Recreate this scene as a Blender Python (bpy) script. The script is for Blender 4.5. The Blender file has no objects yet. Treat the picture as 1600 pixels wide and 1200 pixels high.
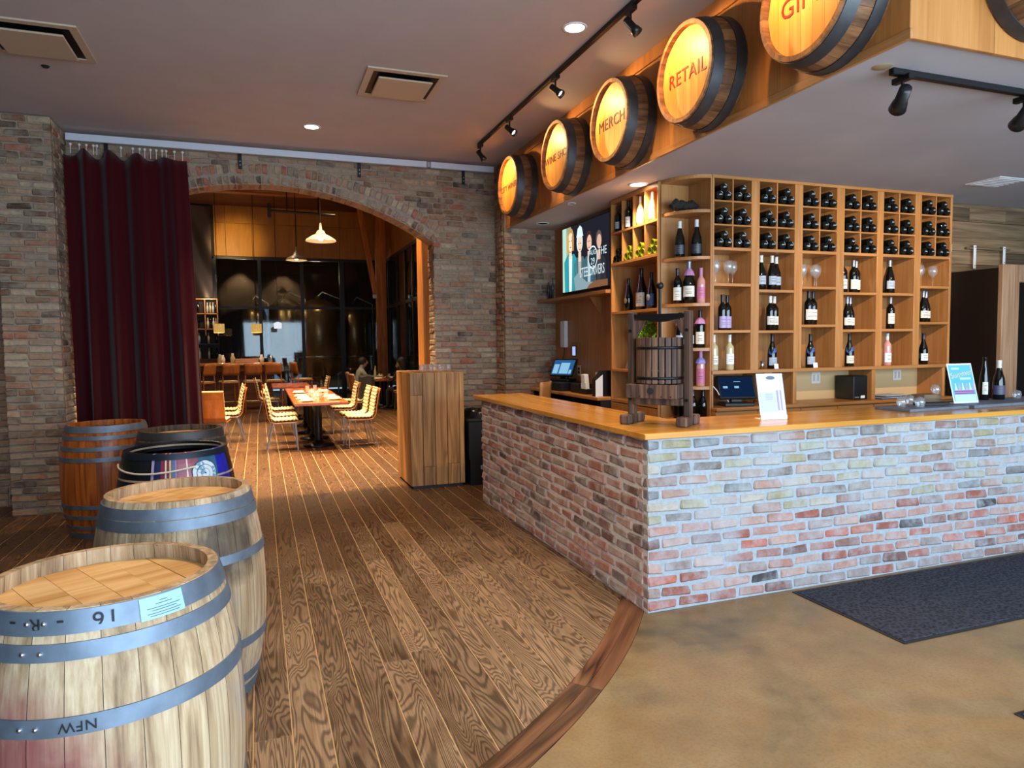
import bpy, math, random
from math import pi, sin, cos, atan2, sqrt, radians
from mathutils import Vector, Matrix

sc = bpy.context.scene
COL = sc.collection
RND = random.Random(7)

# ------------------------------------------------------------------ camera
F_PX = 1080.32
YAW, PITCH, ROLL = radians(20.0234), radians(3.3751), radians(-0.6889)
CAM = Vector((0.0, 0.0, 1.6))
_f = Vector((sin(YAW)*cos(PITCH), cos(YAW)*cos(PITCH), -sin(PITCH)))
_r = Vector((cos(YAW), -sin(YAW), 0))
_u = _r.cross(_f)
RX = _r*cos(ROLL) + _u*sin(ROLL)
UX = -_r*sin(ROLL) + _u*cos(ROLL)
cam_data = bpy.data.cameras.new('camera')
cam_data.sensor_width = 36.0
cam_data.lens = F_PX/1600*36.0
cam_data.clip_end = 200
cam = bpy.data.objects.new('camera', cam_data)
m3 = Matrix((RX, UX, -_f)).transposed()
cam.matrix_world = Matrix.Translation(CAM) @ m3.to_4x4()
COL.objects.link(cam)
sc.camera = cam

def depth_of(p):
    return (Vector(p)-CAM).dot(_f)
def in_view(p, margin=30):
    d = Vector(p)-CAM
    z = d.dot(_f)
    if z < .1: return False
    x = 800+F_PX*d.dot(RX)/z; y = 600-F_PX*d.dot(UX)/z
    return -margin < x < 1600+margin and -margin < y < 1200+margin

# ------------------------------------------------------------------ world, exposure, daylight
def lin(c):
    if isinstance(c, str):
        c = c.lstrip('#'); c = [int(c[i:i+2], 16) for i in (0, 2, 4)]
    o = []
    for v in c[:3]:
        v = v/255.0
        o.append(v/12.92 if v <= .04045 else ((v+.055)/1.055)**2.4)
    return tuple(o)+(1.0,)

sc.view_settings.view_transform = 'Standard'
sc.view_settings.look = 'None'
sc.view_settings.exposure = 1.0
sc.view_settings.gamma = 1.0
sc.view_settings.use_curve_mapping = False

world = bpy.data.worlds.new('world'); sc.world = world
world.use_nodes = True
bg = world.node_tree.nodes['Background']
bg.inputs[0].default_value = (0.62, 0.80, 1.0, 1)
bg.inputs[1].default_value = 0.6

def area_light(name, loc, target, sx, sy, power, color, spread=pi):
    l = bpy.data.lights.new(name, 'AREA'); l.shape = 'RECTANGLE'; l.size = sx; l.size_y = sy
    l.energy = power; l.color = color; l.spread = spread
    o = bpy.data.objects.new(name, l); COL.objects.link(o)
    o.location = loc
    o.rotation_euler = (Vector(target)-Vector(loc)).to_track_quat('-Z', 'Y').to_euler()
    return o
def spot_light(name, loc, target, power, color, angle, blend=.5, radius=.02):
    l = bpy.data.lights.new(name, 'SPOT'); l.energy = power; l.color = color
    l.spot_size = radians(angle); l.spot_blend = blend; l.shadow_soft_size = radius
    o = bpy.data.objects.new(name, l); COL.objects.link(o)
    o.location = loc
    o.rotation_euler = (Vector(target)-Vector(loc)).to_track_quat('-Z', 'Y').to_euler()
    return o
def point_light(name, loc, power, color, radius=.05):
    l = bpy.data.lights.new(name, 'POINT'); l.energy = power; l.color = color; l.shadow_soft_size = radius
    o = bpy.data.objects.new(name, l); COL.objects.link(o); o.location = loc
    return o
WARM = (1.0, .62, .30); WARM2 = (1.0, .74, .46)
# daylight entering the shopfront windows in the wall behind the camera
area_light('daylight_window', (3.4, -1.9, 1.75), (3.0, 6, .9), 8.6, 2.5, 365, (.60, .80, 1.0))

# ------------------------------------------------------------------ mesh helpers
class MB:
    def __init__(s):
        s.v = []; s.f = []; s.mi = []; s.sm = []; s.cur = 0
    def add(s, vs, fs, smooth=False, M=None):
        b = len(s.v)
        if M is not None: vs = [M @ Vector(v) for v in vs]
        s.v.extend([tuple(v) for v in vs])
        for f in fs:
            s.f.append(tuple(b+i for i in f)); s.mi.append(s.cur); s.sm.append(smooth)
        return s
    def box(s, lo, hi, M=None):
        x0, y0, z0 = lo; x1, y1, z1 = hi
        vs = [(x0,y0,z0),(x1,y0,z0),(x1,y1,z0),(x0,y1,z0),(x0,y0,z1),(x1,y0,z1),(x1,y1,z1),(x0,y1,z1)]
        fs = [(0,3,2,1),(4,5,6,7),(0,1,5,4),(1,2,6,5),(2,3,7,6),(3,0,4,7)]
        return s.add(vs, fs, False, M)
    def cbox(s, lo, hi, b=.004, M=None, jit=0, rnd=None):
        lo = list(lo); hi = list(hi)
        b = min([b]+[(hi[i]-lo[i])*.45 for i in range(3)])
        vs = []; idx = {}
        for i in (0, 1):
            for j in (0, 1):
                for k in (0, 1):
                    c = [(lo, hi)[i][0], (lo, hi)[j][1], (lo, hi)[k][2]]
                    sg = [1-2*i, 1-2*j, 1-2*k]
                    if jit:
                        c = [c[a]+(rnd.random()-.5)*jit for a in range(3)]
                    for a in range(3):   # vertex lying on face with normal axis a
                        q = [c[t]+(sg[t]*b if t != a else 0) for t in range(3)]
                        idx[(i, j, k, a)] = len(vs); vs.append(q)
        fs = []
        def face(keys, ref):
            ids = [idx[q] for q in keys]
            p = [Vector(vs[q]) for q in ids]
            n = (p[1]-p[0]).cross(p[2]-p[0])
            if n.dot(Vector(ref)) < 0: ids.reverse()
            fs.append(tuple(ids))
        for i in (0, 1):
            sx = 2*i-1
            face([(i,0,0,0),(i,1,0,0),(i,1,1,0),(i,0,1,0)], (sx,0,0))
            face([(0,i,0,1),(1,i,0,1),(1,i,1,1),(0,i,1,1)], (0,sx,0))
            face([(0,0,i,2),(1,0,i,2),(1,1,i,2),(0,1,i,2)], (0,0,sx))
            for j in (0, 1):
                sy = 2*j-1
                face([(i,j,0,0),(i,j,1,0),(i,j,1,1),(i,j,0,1)], (sx,sy,0))
                face([(i,0,j,0),(i,1,j,0),(i,1,j,2),(i,0,j,2)], (sx,0,sy))
                face([(0,i,j,1),(1,i,j,1),(1,i,j,2),(0,i,j,2)], (0,sx,sy))
                for k in (0, 1):
                    face([(i,j,k,0),(i,j,k,1),(i,j,k,2)], (sx,sy,2*k-1))
        return s.add(vs, fs, False, M)
    def lathe(s, prof, seg=24, M=None, smooth=True, cap0=True, cap1=True, a0=0, a1=2*pi):
        full = abs(a1-a0-2*pi) < 1e-6
        n = seg if full else seg+1
        vs = []; fs = []
        for (r, z) in prof:
            for i in range(n):
                a = a0+(a1-a0)*i/seg
                vs.append((r*cos(a), r*sin(a), z))
        for j in range(len(prof)-1):
            for i in range(seg):
                i2 = (i+1) % n
                fs.append((j*n+i, j*n+i2, (j+1)*n+i2, (j+1)*n+i))
        s.add(vs, fs, smooth, M)
        if full:
            if cap0 and prof[0][0] > 1e-5: s.add(vs[:n], [tuple(reversed(range(n)))], False, M)
            if cap1 and prof[-1][0] > 1e-5: s.add(vs[-n:], [tuple(range(n))], False, M)
        return s
    def tube(s, pts, r, seg=8, M=None, smooth=True, closed=False):
        pts = [Vector(p) for p in pts]; n = len(pts)
        rs = r if isinstance(r, (list, tuple)) else [r]*n
        vs = []; fs = []; prev = None
        for i, p in enumerate(pts):
            if closed: d = pts[(i+1) % n]-pts[i-1]
            else: d = pts[min(i+1, n-1)]-pts[max(i-1, 0)]
            if d.length < 1e-9: d = Vector((0, 0, 1))
            d.normalize()
            if prev is None:
                a = Vector((0, 0, 1)) if abs(d.z) < .9 else Vector((1, 0, 0))
                x = d.cross(a).normalized()
            else:
                x = (prev-d*prev.dot(d))
                x = x.normalized() if x.length > 1e-6 else d.orthogonal().normalized()
            prev = x; y = d.cross(x)
            for k in range(seg):
                t = 2*pi*k/seg
                vs.append(p+(x*cos(t)+y*sin(t))*rs[i])
        for i in range(n if closed else n-1):
            i2 = (i+1) % n
            for k in range(seg):
                k2 = (k+1) % seg
                fs.append((i*seg+k, i*seg+k2, i2*seg+k2, i2*seg+k))
        s.add(vs, fs, smooth, M)
        if not closed:
            s.add(vs[:seg], [tuple(reversed(range(seg)))], False, M)
            s.add(vs[-seg:], [tuple(range(seg))], False, M)
        return s
    def cyl(s, p0, p1, r, seg=12, r2=None, M=None):
        return s.tube([p0, p1], [r, r if r2 is None else r2], seg, M)
    def prism(s, poly, z0, z1, M=None):
        n = len(poly)
        area = sum(poly[i][0]*poly[(i+1) % n][1]-poly[(i+1) % n][0]*poly[i][1] for i in range(n))
        if area < 0: poly = list(reversed(poly))
        vs = [(p[0], p[1], z0) for p in poly]+[(p[0], p[1], z1) for p in poly]
        fs = [tuple(reversed(range(n))), tuple(range(n, 2*n))]
        for i in range(n):
            j = (i+1) % n
            fs.append((i, j, n+j, n+i))
        return s.add(vs, fs, False, M)
    def grid(s, rows, smooth=True, M=None):
        h = len(rows); w = len(rows[0]); vs = [p for r in rows for p in r]
        fs = [(j*w+i, j*w+i+1, (j+1)*w+i+1, (j+1)*w+i) for j in range(h-1) for i in range(w-1)]
        return s.add(vs, fs, smooth, M)
    def ball(s, c, r, seg=12, rings=8, M=None, scale=(1, 1, 1)):
        prof = [(max(1e-6, sin(pi*j/rings)), -cos(pi*j/rings)) for j in range(rings+1)]
        T = Matrix.Translation(c) @ Matrix.Diagonal((r*scale[0], r*scale[1], r*scale[2], 1))
        if M is not None: T = M @ T
        return s.lathe(prof, seg, T, True, False, False)
    def mesh(s, name, mats=()):
        me = bpy.data.meshes.new(name)
        me.from_pydata(s.v, [], s.f)
        if mats and not isinstance(mats, (list, tuple)): mats = [mats]
        for m in mats: me.materials.append(m)
        me.polygons.foreach_set('material_index', s.mi)
        me.polygons.foreach_set('use_smooth', s.sm)
        me.update()
        return me
    def build(s, name, mats=(), parent=None, loc=None, rot=None, label=None):
        return obj(name, s.mesh(name, mats), parent, loc, rot, label)

def obj(name, me, parent=None, loc=None, rot=None, label=None):
    o = bpy.data.objects.new(name, me); COL.objects.link(o)
    if parent is not None: o.parent = parent
    if loc is not None: o.location = loc
    if rot is not None: o.rotation_euler = rot if not isinstance(rot, (int, float)) else (0, 0, rot)
    if label: o['label'] = label
    return o
def tag(o, label, cat, group=None):
    o['label'] = label; o['category'] = cat
    if group: o['group'] = group
    return o
def thing(name, label, cat, loc=(0, 0, 0), rotz=0, group=None):
    o = bpy.data.objects.new(name, None); COL.objects.link(o)
    o.location = loc; o.rotation_euler = (0, 0, rotz) if isinstance(rotz, (int, float)) else rotz
    o.empty_display_size = .1
    return tag(o, label, cat, group)
def struct(o, label=None):
    o['kind'] = 'structure'
    if label: o['label'] = label
    return o
def stuff(o):
    o['kind'] = 'stuff'; return o
_kids = None
def copy_tree(o, loc=None, rotz=None, label=None, group=None, parent=None):
    c = o.copy(); COL.objects.link(c)
    if parent is not None: c.parent = parent
    for ch in list(o.children):
        copy_tree(ch, parent=c)
    if loc is not None: c.location = loc
    if rotz is not None: c.rotation_euler = (0, 0, rotz) if isinstance(rotz, (int, float)) else rotz
    if label: c['label'] = label
    if group: c['group'] = group
    return c
def T(x, y, z): return Matrix.Translation((x, y, z))
def RZ(a): return Matrix.Rotation(a, 4, 'Z')
def RXm(a): return Matrix.Rotation(a, 4, 'X')
def RYm(a): return Matrix.Rotation(a, 4, 'Y')
def SC(x, y, z): return Matrix.Diagonal((x, y, z, 1))

def text_mesh(body, size, extrude=.001, align='CENTER', spacing=1.0):
    cu = bpy.data.curves.new('lettering', 'FONT')
    cu.body = body; cu.size = size; cu.extrude = extrude; cu.align_x = align; cu.align_y = 'CENTER'
    cu.space_character = spacing; cu.resolution_u = 3
    o = bpy.data.objects.new('lettering', cu); COL.objects.link(o)
    bpy.context.view_layer.update()
    me = bpy.data.meshes.new_from_object(o.evaluated_get(bpy.context.evaluated_depsgraph_get()))
    bpy.data.objects.remove(o); bpy.data.curves.remove(cu)
    return me
def text_obj(body, size, M, mat, parent, name='lettering', extrude=.001, bend=None, spacing=1.0, bold=0):
    me = text_mesh(body, size, extrude, 'CENTER', spacing)
    for v in me.vertices:
        co = v.co.copy()
        if bend: co = bend(co)
        v.co = M @ co
    me.materials.clear(); me.materials.append(mat)
    return obj(name, me, parent)
# ------------------------------------------------------------------ materials
class NT:
    def __init__(s, name):
        s.m = bpy.data.materials.new(name); s.m.use_nodes = True
        s.t = s.m.node_tree; s.t.nodes.clear()
        s.out = s.t.nodes.new('ShaderNodeOutputMaterial')
    def n(s, typ, props=None, **ins):
        nd = s.t.nodes.new('ShaderNode'+typ)
        for k, v in (props or {}).items(): setattr(nd, k, v)
        for k, v in ins.items():
            k = k.replace('_', ' ')
            sock = nd.inputs[int(k[1:])] if k[0] == 'i' and k[1:].isdigit() else nd.inputs[k]
            s.set(sock, v)
        return nd
    def set(s, sock, v):
        if isinstance(v, bpy.types.NodeSocket): s.t.links.new(v, sock)
        elif isinstance(v, bpy.types.Node): s.t.links.new(v.outputs[0], sock)
        else: sock.default_value = v
    def math(s, op, a, b=None, c=None):
        nd = s.t.nodes.new('ShaderNodeMath'); nd.operation = op
        s.set(nd.inputs[0], a)
        if b is not None: s.set(nd.inputs[1], b)
        if c is not None: s.set(nd.inputs[2], c)
        return nd.outputs[0]
    def mix(s, f, a, b, mode='MIX'):
        nd = s.t.nodes.new('ShaderNodeMix'); nd.data_type = 'RGBA'; nd.blend_type = mode
        s.set(nd.inputs[0], f); s.set(nd.inputs[6], a); s.set(nd.inputs[7], b)
        return nd.outputs[2]
    def ramp(s, f, stops, interp='LINEAR'):
        nd = s.t.nodes.new('ShaderNodeValToRGB'); nd.color_ramp.interpolation = interp
        e = nd.color_ramp.elements
        while len(e) < len(stops): e.new(.5)
        for i, (p, c) in enumerate(stops):
            e[i].position = p
            e[i].color = c if isinstance(c, tuple) and len(c) == 4 else ((c, c, c, 1) if isinstance(c, (int, float)) else lin(c))
        s.set(nd.inputs[0], f)
        return nd.outputs[0]
    def coord(s, kind='Object', scale=(1, 1, 1), offset=None, ob=None):
        tc = s.t.nodes.new('ShaderNodeTexCoord')
        if ob is not None: tc.object = ob
        v = tc.outputs[kind]
        if offset is not None:
            a = s.n('VectorMath', {'operation': 'ADD'}, i0=v, i1=offset); v = a.outputs[0]
        mp = s.n('VectorMath', {'operation': 'MULTIPLY'}, i0=v, i1=scale)
        return mp.outputs[0]
    def noise(s, vec, scale=5, detail=4, rough=.55, dist=0):
        nd = s.n('TexNoise', None, Vector=vec, Scale=scale, Detail=detail, Roughness=rough, Distortion=dist)
        return nd.outputs[0]
    def rnd(s):
        a = s.n('ObjectInfo').outputs['Random']; b = s.n('NewGeometry').outputs['Random Per Island']
        return s.math('FRACT', s.math('ADD', a, b))
    def bsdf(s, color, rough=.5, metal=0, bump=None, bstr=.2, bdist=.01, spec=.5, **kw):
        p = s.n('BsdfPrincipled')
        s.set(p.inputs['Base Color'], color if not isinstance(color, str) else lin(color))
        s.set(p.inputs['Roughness'], rough); s.set(p.inputs['Metallic'], metal)
        s.set(p.inputs['Specular IOR Level'], spec)
        for k, v in kw.items(): s.set(p.inputs[k.replace('_', ' ')], v)
        if bump is not None:
            b = s.n('Bump', None, Strength=bstr, Distance=bdist, Height=bump)
            s.set(p.inputs['Normal'], b.outputs[0])
        s.t.links.new(p.outputs[0], s.out.inputs[0])
        return s.m

MATS = {}
def plain(name, color, rough=.5, metal=0, noise=.0, nscale=20, spec=.5, **kw):
    if name in MATS: return MATS[name]
    t = NT(name)
    c = lin(color) if not (isinstance(color, tuple) and len(color) == 4) else color
    bump = None
    if noise:
        nz = t.noise(t.coord('Object'), nscale, 4)
        d = tuple(v*(1-noise) for v in c[:3])+(1,); l = tuple(min(1, v*(1+noise)) for v in c[:3])+(1,)
        col = t.ramp(nz, [(.3, d), (.7, l)]); bump = nz
    else: col = c
    MATS[name] = t.bsdf(col, rough, metal, bump, .12, .004, spec, **kw)
    return MATS[name]
def emit(name, color, strength):
    if name in MATS: return MATS[name]
    t = NT(name); e = t.n('Emission', None, Color=lin(color), Strength=strength)
    t.t.links.new(e.outputs[0], t.out.inputs[0]); MATS[name] = t.m
    return t.m
def clear_glass(name, tint=(1, 1, 1, 1), refl=.9, rough=.02, haze=0):
    t = NT(name)
    tr = t.n('BsdfTransparent', None, Color=tint); gl = t.n('BsdfGlossy', None, Color=(1, 1, 1, 1), Roughness=rough)
    lw = t.n('LayerWeight', None, Blend=.5)
    fr = t.math('ADD', t.math('MULTIPLY', t.math('POWER', lw.outputs['Facing'], 2.4), .75), .06)
    mx = t.n('MixShader', None, i0=t.math('MULTIPLY', fr, refl), i1=tr.outputs[0], i2=gl.outputs[0])
    if haze:
        df = t.n('BsdfDiffuse', None, Color=(.9, .92, .94, 1))
        mx = t.n('MixShader', None, i0=haze, i1=mx.outputs[0], i2=df.outputs[0])
    t.t.links.new(mx.outputs[0], t.out.inputs[0])
    return t.m
def wood(name, dark, mid, light, axis=2, grain=1.0, freq=9, rough=.45, vary=.25, stretch=14, bstr=.12, line=.5, spec=.4, scale=1.0, stops=(.18, .5, .82)):
    """grain along an axis: contour lines of a stretched noise give cathedral figure; per-piece offset and tone"""
    t = NT(name)
    r = t.rnd()
    off = t.n('CombineXYZ', None, X=t.math('MULTIPLY', r, 37.3), Y=t.math('MULTIPLY', r, 91.7), Z=t.math('MULTIPLY', r, 53.1)).outputs[0]
    sv = [stretch*scale]*3; sv[axis] = scale
    v = t.coord('Object', tuple(sv), off)
    big = t.noise(v, .55, 2.2, .5, .35)
    wav = t.math('PINGPONG', t.math('MULTIPLY', big, freq*2), 1.0)
    sv2 = [stretch*9*scale]*3; sv2[axis] = 2.2*scale
    fine = t.noise(t.coord('Object', tuple(sv2), off), 1.0, 3, .6)
    g = t.math('ADD', t.math('MULTIPLY', wav, line), t.math('MULTIPLY', fine, 1-line))
    c = t.ramp(g, [(stops[0], dark), (stops[1], mid), (stops[2], light)])
    tone = t.math('ADD', t.math('MULTIPLY', t.math('SUBTRACT', r, .5), vary*2), 1.0)
    hs = t.n('HueSaturation', None, Hue=.5, Saturation=1.0, Value=tone, Fac=1.0, Color=c)
    MATS[name] = t.bsdf(hs.outputs[0], rough, 0, g, bstr, .004, spec)
    return MATS[name]
def brick_mat(name, palette, smear, smear_amt=.45, rough=.85, dirt=.5, wash=0):
    t = NT(name)
    r = t.rnd()
    off = t.n('CombineXYZ', None, X=t.math('MULTIPLY', r, 17.3), Y=t.math('MULTIPLY', r, 41.7), Z=t.math('MULTIPLY', r, 23.1)).outputs[0]
    geo = t.n('NewGeometry').outputs['Position']
    v = t.n('VectorMath', {'operation': 'ADD'}, i0=geo, i1=off).outputs[0]
    n = len(palette)
    base = t.ramp(r, [((i+.5)/n, c) for i, c in enumerate(palette)], 'CONSTANT' if n > 6 else 'LINEAR')
    n1 = t.noise(v, 22, 5, .65)
    base = t.mix(t.ramp(n1, [(.35, 0.0), (.75, dirt)]), base, lin('#3b2b25'))
    n2 = t.noise(v, 9, 4, .6)
    base = t.mix(t.ramp(n2, [(.42, 0.0), (.68, smear_amt)]), base, lin(smear))
    if wash: base = t.mix(t.ramp(t.noise(geo, 2.1, 4, .6), [(.52, 0.0), (.68, wash)]), base, lin(smear))
    n3 = t.noise(v, 70, 3, .6)
    h = t.math('ADD', n1, t.math('MULTIPLY', n3, .6))
    MATS[name] = t.bsdf(base, rough, 0, h, .55, .008, .2)
    return MATS[name]

M_BLACK = plain('black_metal', '#0c0c0d', .45, .3)
M_BLACKP = plain('black_plastic', '#101012', .4)
M_STEEL = plain('brushed_steel', '#b9bdc2', .32, .95)
M_CHROME = plain('chrome', '#d8dadd', .15, 1.0)
M_WHITE = plain('white_paint', '#d9d9dc', .5)
M_PAPER = plain('white_paper', '#e8edf2', .6)
M_CEIL = plain('ceiling_paint', '#b3a9a7', .9, 0, .04, 3)
M_CEIL2 = plain('soffit_paint', '#b0aaad', .85, 0, .05, 2)
M_GLASS = clear_glass('clear_glass', (.97, .98, .98, 1), 1.0, .02, .065)
M_DARKGLASS = clear_glass('partition_glass', (.78, .80, .78, 1), .42, .03)
M_BOTTLE = plain('dark_bottle_glass', '#0a0d0a', .08, 0, spec=.6)
M_GREEN = plain('green_bottle_glass', '#6f7a12', .08, 0, spec=.7)
M_CLEARB = plain('pale_bottle_glass', '#b9ae86', .08, 0, spec=.7)
M_ROSE = plain('rose_bottle_glass', '#c98f86', .1, 0, spec=.7)
M_LABEL = plain('cream_label', '#ddd6c6', .6)
M_LABELG = plain('grey_label', '#a9b3bf', .6)
M_LABELB = plain('blue_label', '#2c4f8e', .5)
M_LABELP = plain('pink_label', '#c06a8e', .5)
M_LABELV = plain('violet_label', '#a795bd', .5)
M_INK = plain('black_ink', '#1a1a1d', .6)
M_RED = plain('red_ink', '#8a1512', .55)
M_GOLDF = plain('pale_foil', '#b3a78a', .35, .4)
M_MORTAR_BAR = plain('bar_mortar', '#9da3a8', .95, 0, .12, 40)
M_MORTAR = plain('wall_mortar', '#8f7f6e', .95, 0, .15, 30)
M_BRICK_BAR = brick_mat('bar_brick', ['#a48a7e', '#b09a8c', '#937468', '#a8a28c', '#928070', '#b4a898', '#7c7068', '#a09678', '#a88474', '#80807e', '#ac9c92', '#5e564e'], '#a9acae', .65, .85, .35, .6)
M_MORTAR_BAR2 = plain('bar_side_mortar', '#d0c6be', .95, 0, .12, 40)  # mortar lightened to make up for the dim light on this side
M_BRICK_BAR3 = brick_mat('bar_low_brick', ['#ad7264', '#b58a7c', '#9a5e50', '#b89486', '#8f6c62', '#a87a6e', '#7a5a54', '#b27866', '#94827c', '#b86a56', '#a08a82', '#4a4444'], '#a9a9aa', .65, .85, .4, .5)
M_BRICK_BAR2 = brick_mat('bar_side_brick', ['#b0786a', '#9a6658', '#b98a7a', '#ab9484', '#906a5e', '#c09a8a', '#7c6058', '#ac7866', '#b8806c', '#8c7872', '#ba968a', '#644c44'], '#c4b8b0', .6, .85, .35)  # redder side bricks, also lightened in place of more light on them
M_BRICK = brick_mat('wall_brick', ['#9c745a', '#86624a', '#a88064', '#98836a', '#745846', '#b09074', '#8c7864', '#a4644a', '#6a584c', '#a0886e', '#b6a084', '#564236'], '#998a78', .7, .9, .5, .45)
M_OAK = wood('honey_oak', '#94612f', '#a87340', '#b68352', 2, freq=5, rough=.35, vary=.10, line=.28, bstr=.04)
M_OAKX = wood('honey_oak_x', '#94612f', '#a87340', '#b68352', 0, freq=5, rough=.35, vary=.10, line=.28, bstr=.04)
M_OAKY = wood('honey_oak_y', '#94612f', '#a87340', '#b68352', 1, freq=5, rough=.35, vary=.10, line=.28, bstr=.04)
M_TOPX = wood('counter_wood_x', '#b07428', '#c88a36', '#d49a46', 0, freq=3, rough=.22, vary=.06, line=.35, bstr=.02, spec=.5)
M_TOPY = wood('counter_wood_y', '#b07428', '#c88a36', '#d49a46', 1, freq=3, rough=.22, vary=.06, line=.35, bstr=.02, spec=.5)
M_PLY = wood('fascia_plywood', '#99602a', '#b07338', '#be8448', 2, freq=3, rough=.45, vary=.08, stretch=7, line=.35, bstr=.02)
def floor_material():
    # dark-stained oak: thin dark growth lines, foot-traffic wear that lightens the boards near the entrance
    t = NT('floor_oak'); r = t.rnd()
    off = t.n('CombineXYZ', None, X=t.math('MULTIPLY', r, 37.3), Y=t.math('MULTIPLY', r, 91.7), Z=t.math('MULTIPLY', r, 53.1)).outputs[0]
    big = t.noise(t.coord('Object', (9, 1.25, 9), off), .62, 2.6, .5, .5)
    wav = t.math('PINGPONG', t.math('MULTIPLY', big, 62.0), 1.0)
    line = t.ramp(wav, [(.05, 1.0), (.30, .75), (.62, 0.0)])
    fine = t.noise(t.coord('Object', (130, 3, 130), off), 1.0, 3, .65)
    geo = t.n('NewGeometry').outputs['Position']
    d = t.n('VectorMath', {'operation': 'DISTANCE'}, i0=geo, i1=(1.15, 3.55, 0)).outputs['Value']
    wn = t.noise(geo, 2.4, 5, .65, .4)
    near = t.ramp(t.math('DIVIDE', d, 4.6), [(.05, 1.0), (1.0, 0.0)])
    wear = t.ramp(t.math('MULTIPLY', t.math('ADD', t.math('MULTIPLY', wn, 1.1), t.math('MULTIPLY', r, .35)), near), [(.28, 0.0), (.62, 1.0)])
    stain = t.ramp(fine, [(.25, '#49311f'), (.55, '#6a4a2f'), (.8, '#805c3c')])
    stain = t.mix(r, stain, t.mix(.35, stain, lin('#6e4a2c')))
    worn = t.ramp(fine, [(.25, '#7a5c42'), (.55, '#977a5c'), (.8, '#ac9070')])
    c = t.mix(wear, stain, worn)
    c = t.mix(t.math('MULTIPLY', line, t.math('SUBTRACT', .78, t.math('MULTIPLY', wear, .12))), c, lin('#1f1109'))
    tone = t.math('ADD', .84, t.math('MULTIPLY', r, .34))
    c = t.n('HueSaturation', None, Hue=.5, Saturation=1.0, Value=tone, Fac=1.0, Color=c).outputs[0]
    h = t.math('SUBTRACT', t.math('MULTIPLY', fine, .4), line)
    return t.bsdf(c, t.math('ADD', .30, t.math('MULTIPLY', wn, .16)), 0, h, .22, .003, .45)
M_FLOOR = floor_material()
M_FLOORGAP = plain('floor_gap', '#c4a070', .5)  # pale tan stands in for light glinting on the plank edges
M_RECLAIM = wood('reclaimed_timber', '#66401f', '#ac7640', '#cc985c', 2, freq=5, rough=.6, vary=.38, stretch=16, line=.28, bstr=.3)
M_RECLAIMX = wood('reclaimed_plank', '#3d3022', '#6b563e', '#8a7256', 0, freq=4, rough=.7, vary=.6, stretch=14, line=.22, bstr=.3)
M_RECLAIMY = wood('reclaimed_top', '#5c3a1e', '#94683c', '#b58a58', 1, freq=6, rough=.6, vary=.3, stretch=12, line=.5, bstr=.3)
M_RECLAIM2 = wood('grey_timber', '#5a4436', '#86684f', '#9c8068', 2, freq=4, rough=.65, vary=.2, stretch=14, line=.25, bstr=.25)
M_TIMBER = wood('timber_post', '#8a4f1c', '#b16f2e', '#c9863e', 2, freq=4, rough=.5, vary=.15, line=.4, bstr=.06)
M_TIMBERX = wood('timber_beam', '#7a4216', '#a06028', '#b97636', 0, freq=4, rough=.5, vary=.15, line=.4, bstr=.06)
M_PRESS = wood('press_wood', '#33231b', '#5a4032', '#7a5a46', 2, freq=6, rough=.65, vary=.25, line=.5, bstr=.3)
M_STAVE = wood('pale_barrel_oak', '#7d5c40', '#b8946c', '#d2b48c', 2, freq=5, rough=.6, vary=.16, stretch=10, line=.45, bstr=.2)
M_STAVE2 = wood('orange_barrel_oak', '#6e3210', '#a3561f', '#b96b2c', 2, freq=5, rough=.35, vary=.12, stretch=10, line=.45, bstr=.08)
M_STAVE3 = wood('dark_barrel_oak', '#241c18', '#453830', '#62523f', 2, freq=5, rough=.65, vary=.2, stretch=10, line=.45, bstr=.2)
M_HEAD = wood('barrel_head_oak', '#b8864c', '#d8aa6c', '#e6c08a', 0, freq=5, rough=.5, vary=.1, stretch=10, line=.45, bstr=.1)
M_HEADY = wood('sign_head_oak', '#b87c35', '#cf9648', '#dba75a', 2, freq=4, rough=.45, vary=.12, stretch=8, line=.35, bstr=.05)
M_HOOP = plain('galvanised_hoop', '#74818f', .55, .7, .18, 14)
M_HOOPD = plain('dark_hoop', '#4a4a4c', .5, .7, .2, 12)
M_CURTAIN = plain('velvet_curtain', '#38040a', .95, 0, .15, 60, spec=.1, Sheen_Weight=.15)
# ------------------------------------------------------------------ bricks
_bv = {}
def brick_variants(mat):
    if mat.name in _bv: return _bv[mat.name]
    out = []
    rr = random.Random(3)
    for i in range(7):
        b = MB().cbox((-.1, -.03, -.028), (.1, .03, .028), .009, None, .012, rr)
        out.append(b.mesh('brick', mat))
    _bv[mat.name] = out
    return out
def emit_bricks(parent, items, mat, limit=300, name='brick'):
    """items: (matrix, (sx, sy, sz)); the largest in view become objects, the rest one joined part"""
    va = brick_variants(mat)
    sc_ = []
    for i, (Mx, s) in enumerate(items):
        p = Mx.translation
        d = max(.5, depth_of(p))
        sc_.append((s[0]*s[2]/d**2 if in_view(p, 10) else -1/(1+d), i))
    sc_.sort(reverse=True)
    single = set(i for _, i in sc_[:limit])
    rr = random.Random(len(items)); rest = MB()
    for i, (Mx, s) in enumerate(items):
        me = va[rr.randrange(7)]
        S = SC(s[0]/.2, s[1]/.06, s[2]/.056)
        if i in single:
            o = obj(name, me, parent); o.matrix_basis = Mx @ S
        else:
            rest.add([v.co for v in me.vertices], [tuple(p.vertices) for p in me.polygons], False, Mx @ S)
    if rest.v: stuff(rest.build(name+'_courses', mat, parent))
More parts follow.
